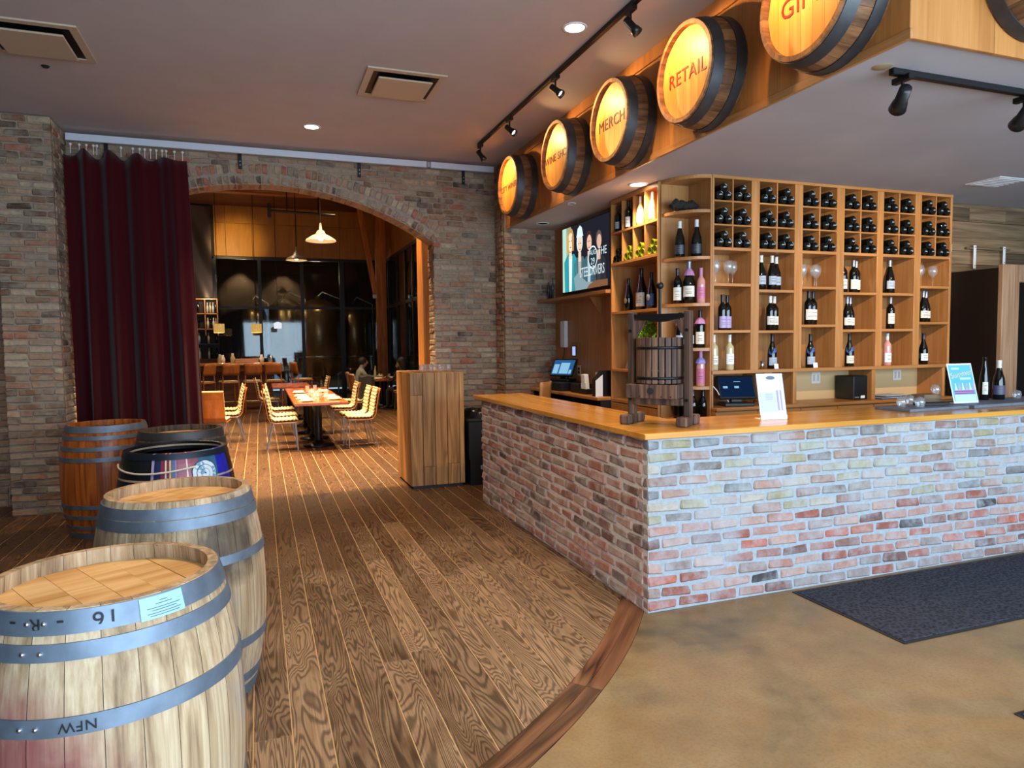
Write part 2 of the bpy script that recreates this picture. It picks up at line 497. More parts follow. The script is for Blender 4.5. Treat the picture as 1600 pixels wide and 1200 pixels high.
def courses(origin, ang, length, z0, z1, course=.0675, blen=.205, joint=.009, depth=.06, proud=.004, gaps=None, seed=1, jit=.004, halves=.08):
    """running-bond bricks on a vertical face; origin=(x,y) of the face start, ang = direction along the wall;
    outward normal is to the right of the direction (dir rotated -90)"""
    rr = random.Random(seed); out = []
    dx, dy = cos(ang), sin(ang); nx, ny = dy, -dx
    n = int(round((z1-z0)/course)); ch = (z1-z0)/n
    for k in range(n):
        zc = z0+(k+.5)*ch
        spans = gaps(zc, length) if gaps else [(0, length)]
        for (a, b) in spans:
            if b-a < .02: continue
            u = a-(blen*.5 if k % 2 else 0)-(rr.random()*.02)
            if k % 2 == 0: u = a
            while u < b-.004:
                L = blen*(1+(rr.random()-.5)*.10)
                if rr.random() < halves: L *= .52
                u0 = max(u, a); u1 = min(u+L-joint, b)
                u += L
                if u1-u0 < .03: continue
                uc = (u0+u1)/2
                pr = proud+(rr.random()-.4)*jit
                x = origin[0]+dx*uc+nx*(pr-depth/2); y = origin[1]+dy*uc+ny*(pr-depth/2)
                zz = zc+(rr.random()-.5)*.004
                Mx = T(x, y, zz) @ RZ(ang+(rr.random()-.5)*.012) @ RYm((rr.random()-.5)*.02)
                out.append((Mx, (u1-u0, depth, (ch-joint)*(1+(rr.random()-.5)*.12))))
    return out

# ------------------------------------------------------------------ floor
FC = (-1.9314, 6.4326); FR = 4.975; STRIP = .16
def edge_y(x, rad):
    d = rad*rad-(x-FC[0])**2
    return FC[1]-sqrt(d) if d > 0 else FC[1]
fl = struct(MB().box((-6, -2.1, -.12), (9, 26.5, -.022)).build('floor', M_FLOORGAP), 'dark brown oak plank floor with pale joints')
mb = MB()                                                   # joint bed under the planks; its pale tone paints in edge glints
poly = [(-6, 8.0), (-6, edge_y(-5.9, FR-.02))]
for i in range(41):
    x = -5.8+i*(2.98+5.8)/40
    poly.append((x, edge_y(x, FR-.02)))
poly += [(3.6, 6.4), (3.6, 21), (-6, 21)]
mb.prism(poly, -.022, -.0022)
mb.build('joint_bed', M_FLOORGAP, fl)
PW = .152
def plank_list():
    out = []; rr = random.Random(11)
    i = 0
    x = -6.0
    while x < 3.5:
        x0 = x+.0026; x1 = x+PW-.0026
        xm = (x0+x1)/2
        def lo(xx): return edge_y(xx, FR-STRIP) if xx < FC[0]+FR-STRIP-.02 else 7.0
        if xm > 2.6: start = 8.6
        else: start = max(lo(x0), lo(x1))
        yy = start-.02; first = True
        while yy < 20.9:
            L = 1.5+rr.random()*1.6
            if first: L = .6+rr.random()*2.2; first = False
            a, b = yy, min(yy+L, 20.9)
            yy += L
            a0 = max(a, lo(x0)) if xm <= 2.6 else max(a, 8.6)
            a1 = max(a, lo(x1)) if xm <= 2.6 else max(a, 8.6)
            if a > start: a0 = a1 = a+.002
            elif xm <= 2.6: a0, a1 = lo(x0), lo(x1)
            out.append((x0, x1, a0, a1, b-.002))
        x += PW
    return out
planks = []
for (x0, x1, a0, a1, b) in plank_list():
    # importance: visible and near
    vis = max([1/max(1, depth_of(((x0+x1)/2, y, 0)))**2 for y in (min(a0, a1)+.05, (a0+b)/2, b-.05) if in_view(((x0+x1)/2, y, 0), 20)] or [-1])
    planks.append((vis, x0, x1, a0, a1, b))
planks.sort(key=lambda q: -q[0])
rest = MB()
for k, (vis, x0, x1, a0, a1, b) in enumerate(planks):
    xm = (x0+x1)/2; ym = (min(a0, a1)+b)/2
    dz = RND.random()*.0012
    poly = [(x0-xm, a0-ym), (x1-xm, a1-ym), (x1-xm, b-ym), (x0-xm, b-ym)]
    if k < 300 and vis > 0:
        e = .0016
        pv = MB()
        pin = [(x0-xm+e, a0-ym+e), (x1-xm-e, a1-ym+e), (x1-xm-e, b-ym-e), (x0-xm+e, b-ym-e)]
        pv.add([(p[0], p[1], -.022) for p in poly]+[(p[0], p[1], dz-.002) for p in poly]+[(p[0], p[1], dz) for p in pin],
               [(0,1,5,4),(1,2,6,5),(2,3,7,6),(3,0,4,7),(4,5,9,8),(5,6,10,9),(6,7,11,10),(7,4,8,11),(8,9,10,11)])
        pv.build('plank', M_FLOOR, fl, (xm, ym, 0))
    else:
        rest.prism([(p[0]+xm, p[1]+ym) for p in poly], -.02, dz)
stuff(rest.build('plank_field', M_FLOOR, fl))

# concrete apron inside the entrance, polished and stained
t = NT('stained_concrete')
v = t.coord('Object')
n1 = t.noise(v, 1.1, 6, .6, .5); n2 = t.noise(v, 4.5, 5, .6); n3 = t.noise(v, 60, 3, .6)
c = t.ramp(n1, [(.3, '#5e5139'), (.43, '#7e6645'), (.55, '#8f7048'), (.72, '#6f644c')])
c = t.mix(t.ramp(n2, [(.4, 0.0), (.7, .6)]), c, lin('#98835f'))
c = t.mix(t.ramp(n3, [(.45, 0.0), (.75, .35)]), c, lin('#5a452a'))
M_CONC = t.bsdf(c, t.ramp(n2, [(.3, .32), (.7, .5)]), 0, n3, .05, .002, .4)
mb = MB()
poly = []
for i in range(61):
    x = -5.9+i*(8.9-.02)/60
    if x > FC[0]+FR: break
    poly.append((x, edge_y(x, FR)))
poly += [(2.6, 4.45), (9, 4.45), (9, -2.1), (-5.9, -2.1)]
mb.prism(poly, -.022, -.001)
cf = struct(mb.build('floor_concrete', M_CONC), 'brown stained polished concrete floor by the entrance')
# curved hardwood border between planks and concrete
tr = struct(MB().prism([(FC[0]+(FR-STRIP)*cos(a), FC[1]+(FR-STRIP)*sin(a)) for a in [radians(-100+i*2) for i in range(34)]] +
            [(FC[0]+FR*cos(a), FC[1]+FR*sin(a)) for a in [radians(-34-i*2) for i in range(34)]], -.03, -.012).build('trim_1', M_FLOORGAP), 'curved dark wood border strip along the concrete')
M_STRIP = wood('border_oak', '#2c170d', '#6a4229', '#85583a', 0, freq=9, rough=.4, vary=.18, stretch=9, line=.55, bstr=.25)
a = radians(-104)
k = 0
while a < radians(-33):
    da = (1.1+.5*RND.random())/FR
    for (r0, r1) in ((FR-STRIP+.002, FR-STRIP/2-.002), (FR-STRIP/2+.001, FR-.003)):
        am = a+da/2; cx = FC[0]+r0*cos(am); cy = FC[1]+r0*sin(am)
        Mi = (T(cx, cy, 0) @ RZ(am+pi/2)).inverted()
        pts = [Vector((FC[0]+r0*cos(a+da*i/8), FC[1]+r0*sin(a+da*i/8), 0)) for i in range(9)] + \
              [Vector((FC[0]+r1*cos(a+da*(8-i)/8-.0004), FC[1]+r1*sin(a+da*(8-i)/8-.0004), 0)) for i in range(9)]
        pts = [Mi @ p for p in pts]
        MB().prism([(p.x, p.y) for p in pts], -.015, .002).build('plank', M_STRIP, tr, (cx, cy, 0), am+pi/2)
    a += da+.0006

# ------------------------------------------------------------------ brick wall with the arch
AX, AR, RING = .153, 3.397, .235
JR, JL, SPR = 2.03, -1.724, 2.83
WY = 8.3
def wall_poly(x0, x1, ztop, grow=0.0):
    p = [(x0, 0), (JL-grow, 0), (JL-grow, SPR)]
    a0 = atan2(SPR, JL-AX); a1 = atan2(SPR, JR-AX)
    for i in range(1, 40):
        a = a0+(a1-a0)*i/40
        p.append((AX+(AR+grow)*cos(a), (AR+grow)*sin(a)))
    p += [(JR+grow, SPR), (JR+grow, 0), (x1, 0), (x1, ztop), (x0, ztop)]
    return p
MXZ = Matrix(((1, 0, 0, 0), (0, 0, -1, 0), (0, 1, 0, 0), (0, 0, 0, 1)))   # (x, y, z) -> (x, -z, y)
wb = struct(MB().prism(wall_poly(-6, 3.6, 5.7, .006), -(WY+.30), -(WY+.006), MXZ).build('wall_back', M_MORTAR), 'old brick wall with a wide brick arch opening')
items = []
def arch_gaps(zc, L):
    x0 = -6.0
    if zc < SPR: l, r = JL, JR
    else:
        ro = AR+RING
        if zc >= ro: return [(0, L)]
        h = min(sqrt(ro*ro-zc*zc), zc*(JR-AX)/SPR)
        l, r = AX-h-.006, AX+h+.006
    return [(0, l-x0), (r-x0, L)]
items += courses((-6.0, WY), 0, 8.85, 0, 3.78, .0675, .205, gaps=arch_gaps, seed=5)
# reveal bricks down both jambs
rr = random.Random(9)
nj = int(SPR/.0675)
for k in range(nj):
    zc = (k+.5)*SPR/nj
    cuts = [(.0, .19), (.20, .295)] if k % 2 else [(.0, .095), (.105, .295)]
    for (a, b) in cuts:
        for (xx, s) in ((JR, 1), (JL, -1)):
            if a == 0: a2 = .006
            else: a2 = a
            items.append((T(xx+s*.03-s*rr.random()*.004, WY+(a2+b)/2, zc) @ RZ(pi/2), (b-a2, .06, .056)))
# two rings of rowlock voussoirs
a0 = atan2(SPR, JR-AX); a1 = atan2(SPR, JL-AX)
for ring in (0, 1):
    r0 = AR+ring*.118+.002; r1 = r0+.107
    n = int((a1-a0)*(r0+.05)/.0665)
    for i in range(n):
        a = a0+(a1-a0)*(i+.5)/n
        rm = (r0+r1)/2
        wdt = (a1-a0)*rm/n-.011
        c = Vector((AX+rm*cos(a), 0, rm*sin(a)))
        pr = .005+rr.random()*.004
        dep = .30 if ring == 0 else .08
        Mx = T(c.x, WY-pr+dep/2, c.z) @ RYm(-(a-pi/2)+(rr.random()-.5)*.02)
        items.append((Mx, (wdt*(1-.06*rr.random()), dep, r1-r0)))
emit_bricks(wb, items, M_BRICK, 300)

# brick column at the left end of the arch wall
CX0, CX1, CY = -2.262, -1.79, 7.76
wc = struct(MB().box((CX0+.006, CY+.006, 0), (CX1-.006, WY, 3.79)).build('wall_column', M_MORTAR), 'square brick column beside the red curtain')
it = courses((CX0, CY), 0, CX1-CX0, 0, 3.79, .0675, .205, seed=21)
it += courses((CX1, CY+.065), pi/2, WY-CY-.07, 0, 3.79, .0675, .205, seed=22)
it += courses((CX0, WY-.005), -pi/2, WY-CY-.07, 0, 3.79, .0675, .205, seed=23)
emit_bricks(wc, it, M_BRICK, 300)
# brick pier between the arch and the bar back wall
PX0, PX1, PY = 2.82, 3.52, 7.95
wp = struct(MB().box((PX0+.006, PY+.006, 0), (PX1-.006, WY, 3.79)).build('wall_pier', M_MORTAR), 'brick pier at the far end of the bar')
it = courses((PX0, PY), 0, PX1-PX0, 0, 3.0, .0675, .205, seed=31)
it += courses((PX0, WY-.01), -pi/2, WY-PY-.075, 0, 3.78, .0675, .205, seed=32)
emit_bricks(wp, it, M_BRICK, 300)

# ------------------------------------------------------------------ other walls, ceilings
M_PLASTER = plain('warm_plaster', '#6b5446', .9, 0, .08, 3)
M_DARKWALL = plain('dark_wall', '#2a221c', .9, 0, .1, 3)
struct(MB().box((-6.1, -2.1, 0), (-6, 8.3, 3.8)).build('wall_left', M_PLASTER))
struct(MB().box((9, -2.1, 0), (9.1, 8.3, 3.8)).build('wall_right', M_PLASTER))
mb = MB()
mb.box((-6, -2.2, 0), (-2, -2.1, 3.8)); mb.box((-2, -2.2, 0), (9, -2.1, .35)); mb.box((-2, -2.2, 3.15), (9, -2.1, 3.8))
wf = struct(mb.build('wall_front', M_PLASTER), 'shopfront wall with large windows')
for i in range(6):
    x = -2+i*2.2-.03
    struct(MB().box((x, -2.2, .35), (x+.06, -2.1, 3.15)).build('window_%d' % (i+1), M_BLACK), 'black window mullion of the shopfront')
cl = struct(MB().box((-6, -2.1, 3.8), (9, WY, 3.9)).build('ceiling', M_CEIL), 'dim painted ceiling of the tasting room')

# dropped soffit over the bar with plywood fascia panels
SX, SY, SZ = 2.85, 2.43, 2.99
so = struct(MB().box((SX+.02, SY+.02, SZ), (9, WY, 3.8)).build('ceiling_soffit', M_CEIL2), 'dropped grey ceiling over the bar')
ys = [SY, 3.28, 4.42, 5.50, 6.45, 7.30, 7.955]
for a, b in zip(ys[:-1], ys[1:]):
    MB().cbox((SX, a+.0015, SZ-.012), (SX+.02, b-.0015, 3.70), .0015).build('fascia_panel', M_PLY, so)
    MB().cbox((SX-.006, a+.0015, 3.706), (SX+.02, b-.0015, 3.80), .002).build('fascia_trim', M_PLY, so)
MB().cbox((SX-.008, SY-.008, SZ-.018), (SX+.012, 7.955, SZ+.03), .002).build('fascia_edge', M_OAKY, so)
xs = [SX, 3.4, 4.6, 5.8, 7.0, 8.2, 9]
for a, b in zip(xs[:-1], xs[1:]):
    MB().cbox((a+.0015, SY, SZ-.012), (b-.0015, SY+.02, 3.795), .0015).build('fascia_panel', M_PLY, so)

# bar back walls
wsd = struct(MB().box((3.5, 6.14, 0), (3.6, 8.3, 3.8)).build('wall_bar_side', M_PLASTER), 'side wall behind the bar')
for i in range(4):
    MB().cbox((3.485, 6.14+i*.455, 0), (3.4995, 6.14+(i+1)*.455-.003, 2.99), .0015).build('wall_panel', M_OAK, wsd)
wr = struct(MB().box((3.6, 5.24, 0), (9, 5.34, 3.8)).build('wall_bar_back', M_PLASTER), 'rear wall behind the wine shelf')
rr = random.Random(4); z = .0
while z < 2.99:
    h = min(.135+.05*rr.random(), 2.99-z)
    x = 6.42-rr.random()*.8
    while x < 9:
        L = .5+rr.random()*.9
        a, b = max(x, 6.42), min(x+L, 9)
        if b-a > .05:
            MB().cbox((-(b-a)/2+.001, -.012-.012*rr.random(), -h/2+.001), ((b-a)/2-.001, 0, h/2-.001), .003).build('plank', M_RECLAIMX, wr, ((a+b)/2, 5.239, z+h/2))
        x += L
    z += h

# ------------------------------------------------------------------ dining room shell
M_YEL = wood('ochre_panel', '#8f5c18', '#a46c20', '#b27a28', 2, freq=3, rough=.5, vary=.05, stretch=5, line=.25, bstr=.02)
M_CEILW = wood('dining_ceiling_wood', '#3a1c0a', '#5e3216', '#744222', 0, freq=4, rough=.6, vary=.2, line=.4, bstr=.05)
struct(MB().box((-6, WY+.3, 5.5), (7.2, 27, 5.6)).build('ceiling_dining', M_CEILW), 'dark wooden ceiling of the dining room')
struct(MB().box((-6.1, WY+.3, 0), (-6, 27, 5.5)).build('wall_dining_left', M_DARKWALL))
struct(MB().box((3.6, WY+.3, 0), (7.2, WY+.4, 5.5)).build('wall_dining_near', M_DARKWALL))
struct(MB().box((7.2, WY+.3, 0), (7.3, 36, 5.5)).build('wall_far_right', M_DARKWALL))
struct(MB().box((-6, 27, 0), (7.2, 27.1, 5.5)).build('wall_brewery', M_DARKWALL))
# ------------------------------------------------------------------ brick bar
BX, BY, BEND, BR = 2.1, 3.476, 6.67, 6.5
bar = thing('brick_bar', 'L-shaped bar base of pale smeared salvaged bricks', 'bar', (BX, BY, 0))
L_ = MB()
BXl, BYl = .0, .0
L_.prism([(.004, .004), (BR-BX, .004), (BR-BX, .32), (.004, .32)], 0, 1.03)
L_.build('core', M_MORTAR_BAR, bar)
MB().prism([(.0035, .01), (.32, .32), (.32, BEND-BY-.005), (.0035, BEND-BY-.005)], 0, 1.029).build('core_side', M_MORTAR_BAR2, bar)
its = courses((BX, BY), 0, BR-BX, 0.002, 1.030, .0737, .218, .014, seed=41, proud=.003, jit=.006, halves=.02)
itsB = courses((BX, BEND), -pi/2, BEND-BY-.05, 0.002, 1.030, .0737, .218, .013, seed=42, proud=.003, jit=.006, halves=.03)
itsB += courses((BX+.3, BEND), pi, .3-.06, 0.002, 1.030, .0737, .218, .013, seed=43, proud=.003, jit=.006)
its = [(T(-BX, -BY, 0) @ m, s) for m, s in its]
itsB = [(T(-BX, -BY, 0) @ m, s) for m, s in itsB]
def emit_local(parent, its, mat, limit=300):
    off = parent.location
    va = brick_variants(mat); order = []
    for i, (Mx, s) in enumerate(its):
        p = Mx.translation+off; d = max(.5, depth_of(p))
        q = (p-CAM).normalized(); nrm = Mx.to_3x3() @ Vector((0, -1, 0))
        order.append((s[0]*s[2]/d**2*max(.05, -q.dot(nrm)) if in_view(p, 10) else -1, i))
    order.sort(reverse=True)
    single = set(i for _, i in order[:limit]); rest = MB(); rr = random.Random(5)
    for i, (Mx, s) in enumerate(its):
        me = va[rr.randrange(7)]; S = SC(s[0]/.2, s[1]/.06, s[2]/.056)
        if i in single:
            o = obj('brick', me, parent); o.matrix_basis = Mx @ S
        else:
            rest.add([v.co for v in me.vertices], [tuple(p.vertices) for p in me.polygons], False, Mx @ S)
    if rest.v: stuff(rest.build('brick_courses', mat, parent))
emit_local(bar, [q for q in its if q[0].translation.z > .52], M_BRICK_BAR, 95)
emit_local(bar, [q for q in its if q[0].translation.z <= .52], M_BRICK_BAR3, 85)
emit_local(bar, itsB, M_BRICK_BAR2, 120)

CT = 1.07
top = thing('bar_countertop', 'glossy honey-coloured wooden countertop on the brick bar', 'countertop', (BX, BY, CT))
MB().cbox((-.035, .60, -.036), (.52, 6.86-BY, 0), .004).build('side_board', M_TOPY, top)
MB().cbox((-.035, -.03, -.036), (BR-BX+.05, .598, 0), .004).build('front_board', M_TOPX, top)
MB().box((.33, .35, 0), (.35, 3.15, 1.03)).build('inner_panel', M_OAK, bar)
MB().box((.33, .33, 0), (4.3, .35, 1.03)).build('inner_panel', M_OAK, bar)

# ------------------------------------------------------------------ barrel signs on the fascia
def half_barrel(name, label, yc, zc, text, size, ink, face=-1, x0=SX, depthv=.235, spacing=1.05, horizontal=False):
    """short barrel end fixed to the fascia; local +Z points out of the fascia"""
    b = thing(name, label, 'barrel sign')
    if not horizontal:
        Mx = Matrix(((0, 0, -1, x0), (-1, 0, 0, yc), (0, 1, 0, zc), (0, 0, 0, 1)))
    else:
        Mx = Matrix(((1, 0, 0, x0), (0, 0, -1, yc), (0, 1, 0, zc), (0, 0, 0, 1)))
    b.matrix_world = Mx
    r0, r1 = .345, .308
    n = 24
    for i in range(n):
        a = 2*pi*(i+.5)/n; hw = pi/n-.002
        st = MB()
        def ring(r, z): return [(r*cos(t_), r*sin(t_), z) for t_ in (-hw, 0, hw)]
        vs = ring(r0, 0)+ring((r0+r1)/2+.006, depthv*.5)+ring(r1, depthv)+ring(r1-.026, depthv)+ring(r1-.026, depthv-.06)
        st.add(vs, [(j*3+i2, j*3+i2+1, (j+1)*3+i2+1, (j+1)*3+i2) for j in range(4) for i2 in range(2)])
        if i == 0: me0 = st.mesh('stave', M_STAVEM)
        obj('stave', me0, b, None, a)
    for (za, zb) in ((.155, .222), (.01, .075)):
        def rad(z): return r0+(r1-r0)*z/depthv+.008*sin(pi*z/depthv)
        hm = MB()
        for q in ([(rad(za)-.002, za), (rad(za)+.004, za)], [(rad(za)+.004, za), (rad((za+zb)/2)+.004, (za+zb)/2), (rad(zb)+.004, zb)], [(rad(zb)+.004, zb), (rad(zb)-.002, zb)]): hm.lathe(q, 48, None, True, False, False)
        hm.build('hoop', M_HOOPD, b)
    h = obj('head', MB().lathe([(.0001, depthv-.046), (.281, depthv-.046)], 40, None, False).mesh('head', M_HEADY), b)
    n = 7
    for i in range(n):
        xa = -.281+.562*i/n; xb = -.281+.562*(i+1)/n-.0015
        pts = []
        for x in [xa+(xb-xa)*q/4 for q in range(5)]: pts.append((x, sqrt(max(0, .281**2-x*x))))
        for x in [xb-(xb-xa)*q/4 for q in range(5)]: pts.append((x, -sqrt(max(0, .281**2-x*x))))
        mz = MB().prism(pts, depthv-.045, depthv-.034)
        o = mz.build('head_board', M_HEADS, h)
    if text: text_obj(text, size, T(0, -.01, depthv-.032), M_RED if ink != 'dark' else M_DARKRED, b, extrude=.0012, spacing=spacing)
    return b
M_DARKRED = plain('dark_red_ink', '#4a120c', .6)
M_STAVEM = wood('sign_stave_oak', '#4a2f1c', '#7a5030', '#94683f', 2, freq=5, rough=.6, vary=.2, stretch=10, line=.4, bstr=.2)
M_HEADS = wood('sign_head_boards', '#b87c35', '#cf9648', '#dba75a', 1, freq=4, rough=.45, vary=.12, stretch=8, line=.35, bstr=.05)
SIGNS = [(7.26, 'CITY WINERY', .088, 'dark', 'barrel-end sign furthest along the fascia, beside the brick pier'),
         (5.98, 'WINE SHOP', .098, 'dark', 'barrel-end sign lettered WINE SHOP on the wooden fascia'),
         (4.92, 'MERCH', .125, 'dark', 'barrel-end sign lettered MERCH on the wooden fascia'),
         (3.90, 'RETAIL', .128, 'red', 'barrel-end sign lettered RETAIL on the wooden fascia'),
         (2.86, 'GIFTS', .14, 'red', 'barrel-end sign lettered in red nearest the soffit corner')]
for (y, tx, sz, ink, lab) in SIGNS:
    half_barrel('barrel_sign', lab, y, 3.33, tx, sz, ink)
half_barrel('barrel_sign', 'dark barrel-end sign on the front face of the soffit', SY, 3.40, '', .14, 'red', x0=3.62, horizontal=True)

# ------------------------------------------------------------------ track lights
def track_head(loc, target, label, power=14, color=WARM2, group=None, angle=62, big=False):
    b = thing('track_spotlight', label, 'spotlight', loc, 0, group)
    d = (Vector(target)-Vector(loc)); d.normalize()
    MB().cbox((-.018, -.055, -.03), (.018, .055, 0), .003).build('adapter', M_BLACK, b)
    MB().cyl((0, 0, -.03), (0, 0, -.085), .008, 8).build('stem', M_BLACK, b)
    q = d.to_track_quat('Z', 'Y').to_matrix().to_4x4()
    Mx = T(0, 0, -.105) @ q
    s = 1.25 if big else 1.0
    MB().lathe([(.001, -.05*s), (.024*s, -.05*s), (.026*s, .03*s), (.030*s, .035*s), (.036*s, .075*s), (.033*s, .075*s), (.026*s, .04*s)], 16, Mx, True, False, False).build('lamp_can', M_BLACKP, b)
    MB().lathe([(.0001, .05*s), (.028*s, .05*s)], 16, Mx, False).build('lens', M_LENS, b)
    p = Vector(loc)+Vector((0, 0, -.105))+d*.085*s
    spot_light('track_lamp', p, target, power, color, angle, .55, .012)
M_LENS = emit('spot_lens', '#fff0d0', 3.0)
trk = thing('ceiling_track', 'black lighting track along the ceiling in front of the barrel signs', 'track', (2.34, 5, 3.8))
MB().cbox((-.017, -3.6, -.034), (.017, 2.4, 0), .003).build('rail', M_BLACK, trk)
for (yf, lab, sg) in ((7.34, 'black track spotlight at the far end, aimed at the furthest barrel sign', 7.26), (6.40, 'black track spotlight above and left of the WINE SHOP sign', 5.98),
                      (5.30, 'black track spotlight above and left of the MERCH sign', 4.92), (4.08, 'black track spotlight nearest the RETAIL sign', 3.90),
                      (2.98, 'black track spotlight above the nearest red-lettered sign', 2.86)):
    track_head((2.34, yf, 3.768), (2.62, sg, 3.36), lab, 19, (1, .57, .22), 'track spotlights by the barrel signs', 125)
trk2 = thing('soffit_track', 'black lighting track under the dropped bar ceiling', 'track', (4.6, 2.75, SZ))
MB().cbox((-1.5, -.017, -.034), (2.6, .017, 0), .003).build('rail', M_BLACK, trk2)
MB().lathe([(.0001, -.004), (.045, -.004), (.05, 0)], 20, T(-1.56, 0, 0)).build('cover_plate', M_GOLDF, trk2)
for i, (xf, tgt, lab) in enumerate(((3.18, (4.7, 4.95, 1.9), 'black hanging track spotlight nearest the soffit corner'), (4.10, (5.6, 4.95, 1.9), 'second black hanging track spotlight from the soffit corner'),
                       (5.1, (6.2, 4.95, 1.9), 'third black track spotlight under the bar ceiling'))):
    track_head((xf, 2.75, SZ-.032), tgt, lab, 55, WARM2, 'track spotlights under the bar ceiling', 60, True)

# ------------------------------------------------------------------ downlights and vents
M_DOWN = emit('downlight_disc', '#fff2d6', 9.0)
M_DOWNOFF = plain('downlight_reflector', '#8a8580', .25, .8)
def downlight(x, y, z, r, label, on=True, power=20, color=WARM2, angle=110):
    b = thing('downlight', label, 'ceiling light', (x, y, z), 0, 'recessed downlights')
    MB().lathe([(r*.78, -.002), (r*.82, -.007), (r, -.006), (r*1.03, 0)], 28, None, True, False, False).build('trim_ring', M_WHITE, b)
    MB().lathe([(.0001, -.003), (r*.8, -.003)], 28, None, False).build('diffuser' if on else 'reflector', M_DOWN if on else M_DOWNOFF, b)
    if on: spot_light('downlight_lamp', (x, y, z-.03), (x, y, 0), power, color, angle, .6, .05)
downlight(2.145, 4.515, 3.8, .085, 'lit round downlight in the ceiling beside the track', True, 60)
downlight(.567, 7.353, 3.8, .085, 'lit round downlight in the ceiling before the arch', True, 90)
downlight(3.194, 5.445, SZ, .085, 'lit round downlight in the bar ceiling above the corner shelf', True, 60, WARM2, 130)
downlight(3.149, 7.53, SZ, .075, 'unlit round downlight in the bar ceiling near the brick pier', False)
downlight(2.985, 6.385, SZ, .045, 'small unlit downlight in the bar ceiling before the television', False)
# unseen downlights added to warm the walls, ceiling and bar side
downlight(-1.2, 4.0, 3.8, .085, 'round downlight in the ceiling above the pale barrels', True, 22)
downlight(.3, 3.1, 3.8, .085, 'round downlight in the ceiling over the plank floor near the entrance', True, 105)
downlight(-2.6, 6.0, 3.8, .085, 'round downlight in the ceiling left of the brick column', True, 40)
downlight(1.9, 1.4, 3.8, .085, 'round downlight in the ceiling above the concrete', True, 22)
def vent(x, y, label, s=.325):
    b = thing('air_vent', label, 'vent', (x, y, 3.8), 0, 'square ceiling diffusers')
    o = s; i = s-.055
    fr = MB()
    for (a, c) in (((-o, -o), (o, -i)), ((-o, i), (o, o)), ((-o, -i), (-i, i)), ((i, -i), (o, i))):
        fr.box((a[0], a[1], -.012), (c[0], c[1], 0))
    fr.build('frame', M_VENT, b)
    MB().box((-i, -i, -.004), (i, i, -.001)).build('throat', M_BLACK, b)
    p = i-.045
    MB().cbox((-p, -p, -.045), (p, p, -.03), .006).build('face_plate', M_VENT, b)
M_VENT = plain('vent_enamel', '#b9a48c', .5)
vent(1.20, 5.96, 'square ceiling vent in the middle of the ceiling')
vent(-1.43, 5.90, 'square ceiling vent at the left edge above the brick column')
tag(MB().lathe([(.0001, -.012), (.02, -.012), (.03, 0)], 16).build('sprinkler_head', M_INK, None, (-1.495, 6.426, 3.8)), 'small dark sprinkler cap in the ceiling near the left vent', 'sprinkler')
b = thing('supply_grille', 'flat pale square grille in the bar ceiling at far right', 'vent', (6.24, 4.40, SZ))
MB().cbox((-.19, -.16, -.008), (.19, .16, 0), .004).build('frame', M_WHITE, b)
for i in range(6): MB().box((-.16, -.13+i*.046, -.012), (.16, -.13+i*.046+.03, -.008)).build('slat', M_WHITE, b)

# ------------------------------------------------------------------ curtain rail and curtain
rail = thing('curtain_rail', 'long white curtain rail across the top of the brick arch wall', 'rail', (0, 8.17, 3.72))
MB().cbox((-1.76, -.018, -.03), (1.93, .018, .04), .003).build('rail_section', plain('rail_enamel', '#c3c8d2', .4), rail)
MB().cbox((1.98, -.018, -.03), (2.77, .018, .04), .003).build('rail_section', MATS['rail_enamel'], rail)
for x in (-1.424, -.133, 1.159, 2.415):
    k = MB(); k.cbox((x-.018, .10, -.17), (x+.018, .118, .05), .002); k.cbox((x-.012, .018, .0), (x+.012, .11, .02), .002)
    br = k.build('bracket', M_BLACK, rail)
    for zz in (-.09, -.13): MB().cyl((x, .096, zz), (x, .102, zz), .006, 8).build('screw', M_STEEL, br)
MB().cbox((1.935, -.016, -.025), (1.975, .016, .035), .002).build('joiner', M_STEEL, rail)
cur = thing('velvet_curtain', 'heavy dark red velvet curtain hanging beside the arch', 'curtain', (-1.2, 8.16, 0))
rows = []; rr = random.Random(2)
ph = [rr.random()*6 for _ in range(4)]
NX = 150
for j in range(30):
    z = .03+(3.585-.03)*j/29
    row = []
    tt = 1-(z/3.585)
    xl = -.565-.0*tt; xr = .545+.09*tt
    for i in range(NX+1):
        u = i/NX
        x = xl+(xr-xl)*u
        amp = .035+.03*tt
        w = sin(u*2*pi*4.6+ph[0]+1.7*sin(u*5.3+ph[1])+.3*tt)*1.15+.42*sin(u*2*pi*11+ph[2]+tt*1.2)*(.4+.6*tt)
        y = -.035+amp*w*.9-.01*tt
        dz = 0
        if j >= 28: dz = (-.025-.025*sin(u*2*pi*4.3+1)-.02*sin(u*31))*(1 if j == 29 else .6)
        row.append((x+.012*sin(u*60+tt*2)*tt, y, z+dz))
    rows.append(row)
cm = MB().grid(rows).mesh('drape', M_CURTAIN)
o = obj('drape', cm, cur)
so_ = o.modifiers.new('thickness', 'SOLIDIFY'); so_.thickness = .006
for x in (-1.70, -1.65, -1.61, -1.57, -1.55, -1.41, -1.34, -1.30, -1.27, -1.235, -1.20, -1.165, -1.14, -1.09, -1.04):
    x = -1.72+(x+1.70)*1.55
    g = MB().ball((x+1.2, 0.01, 3.654), .014, 10, 6); g.cyl((x+1.2, .01, 3.65), (x+1.2, 0, 3.56), .004, 6)
    g.build('glider', plain('glider_white', '#d6d2cc', .4), cur)
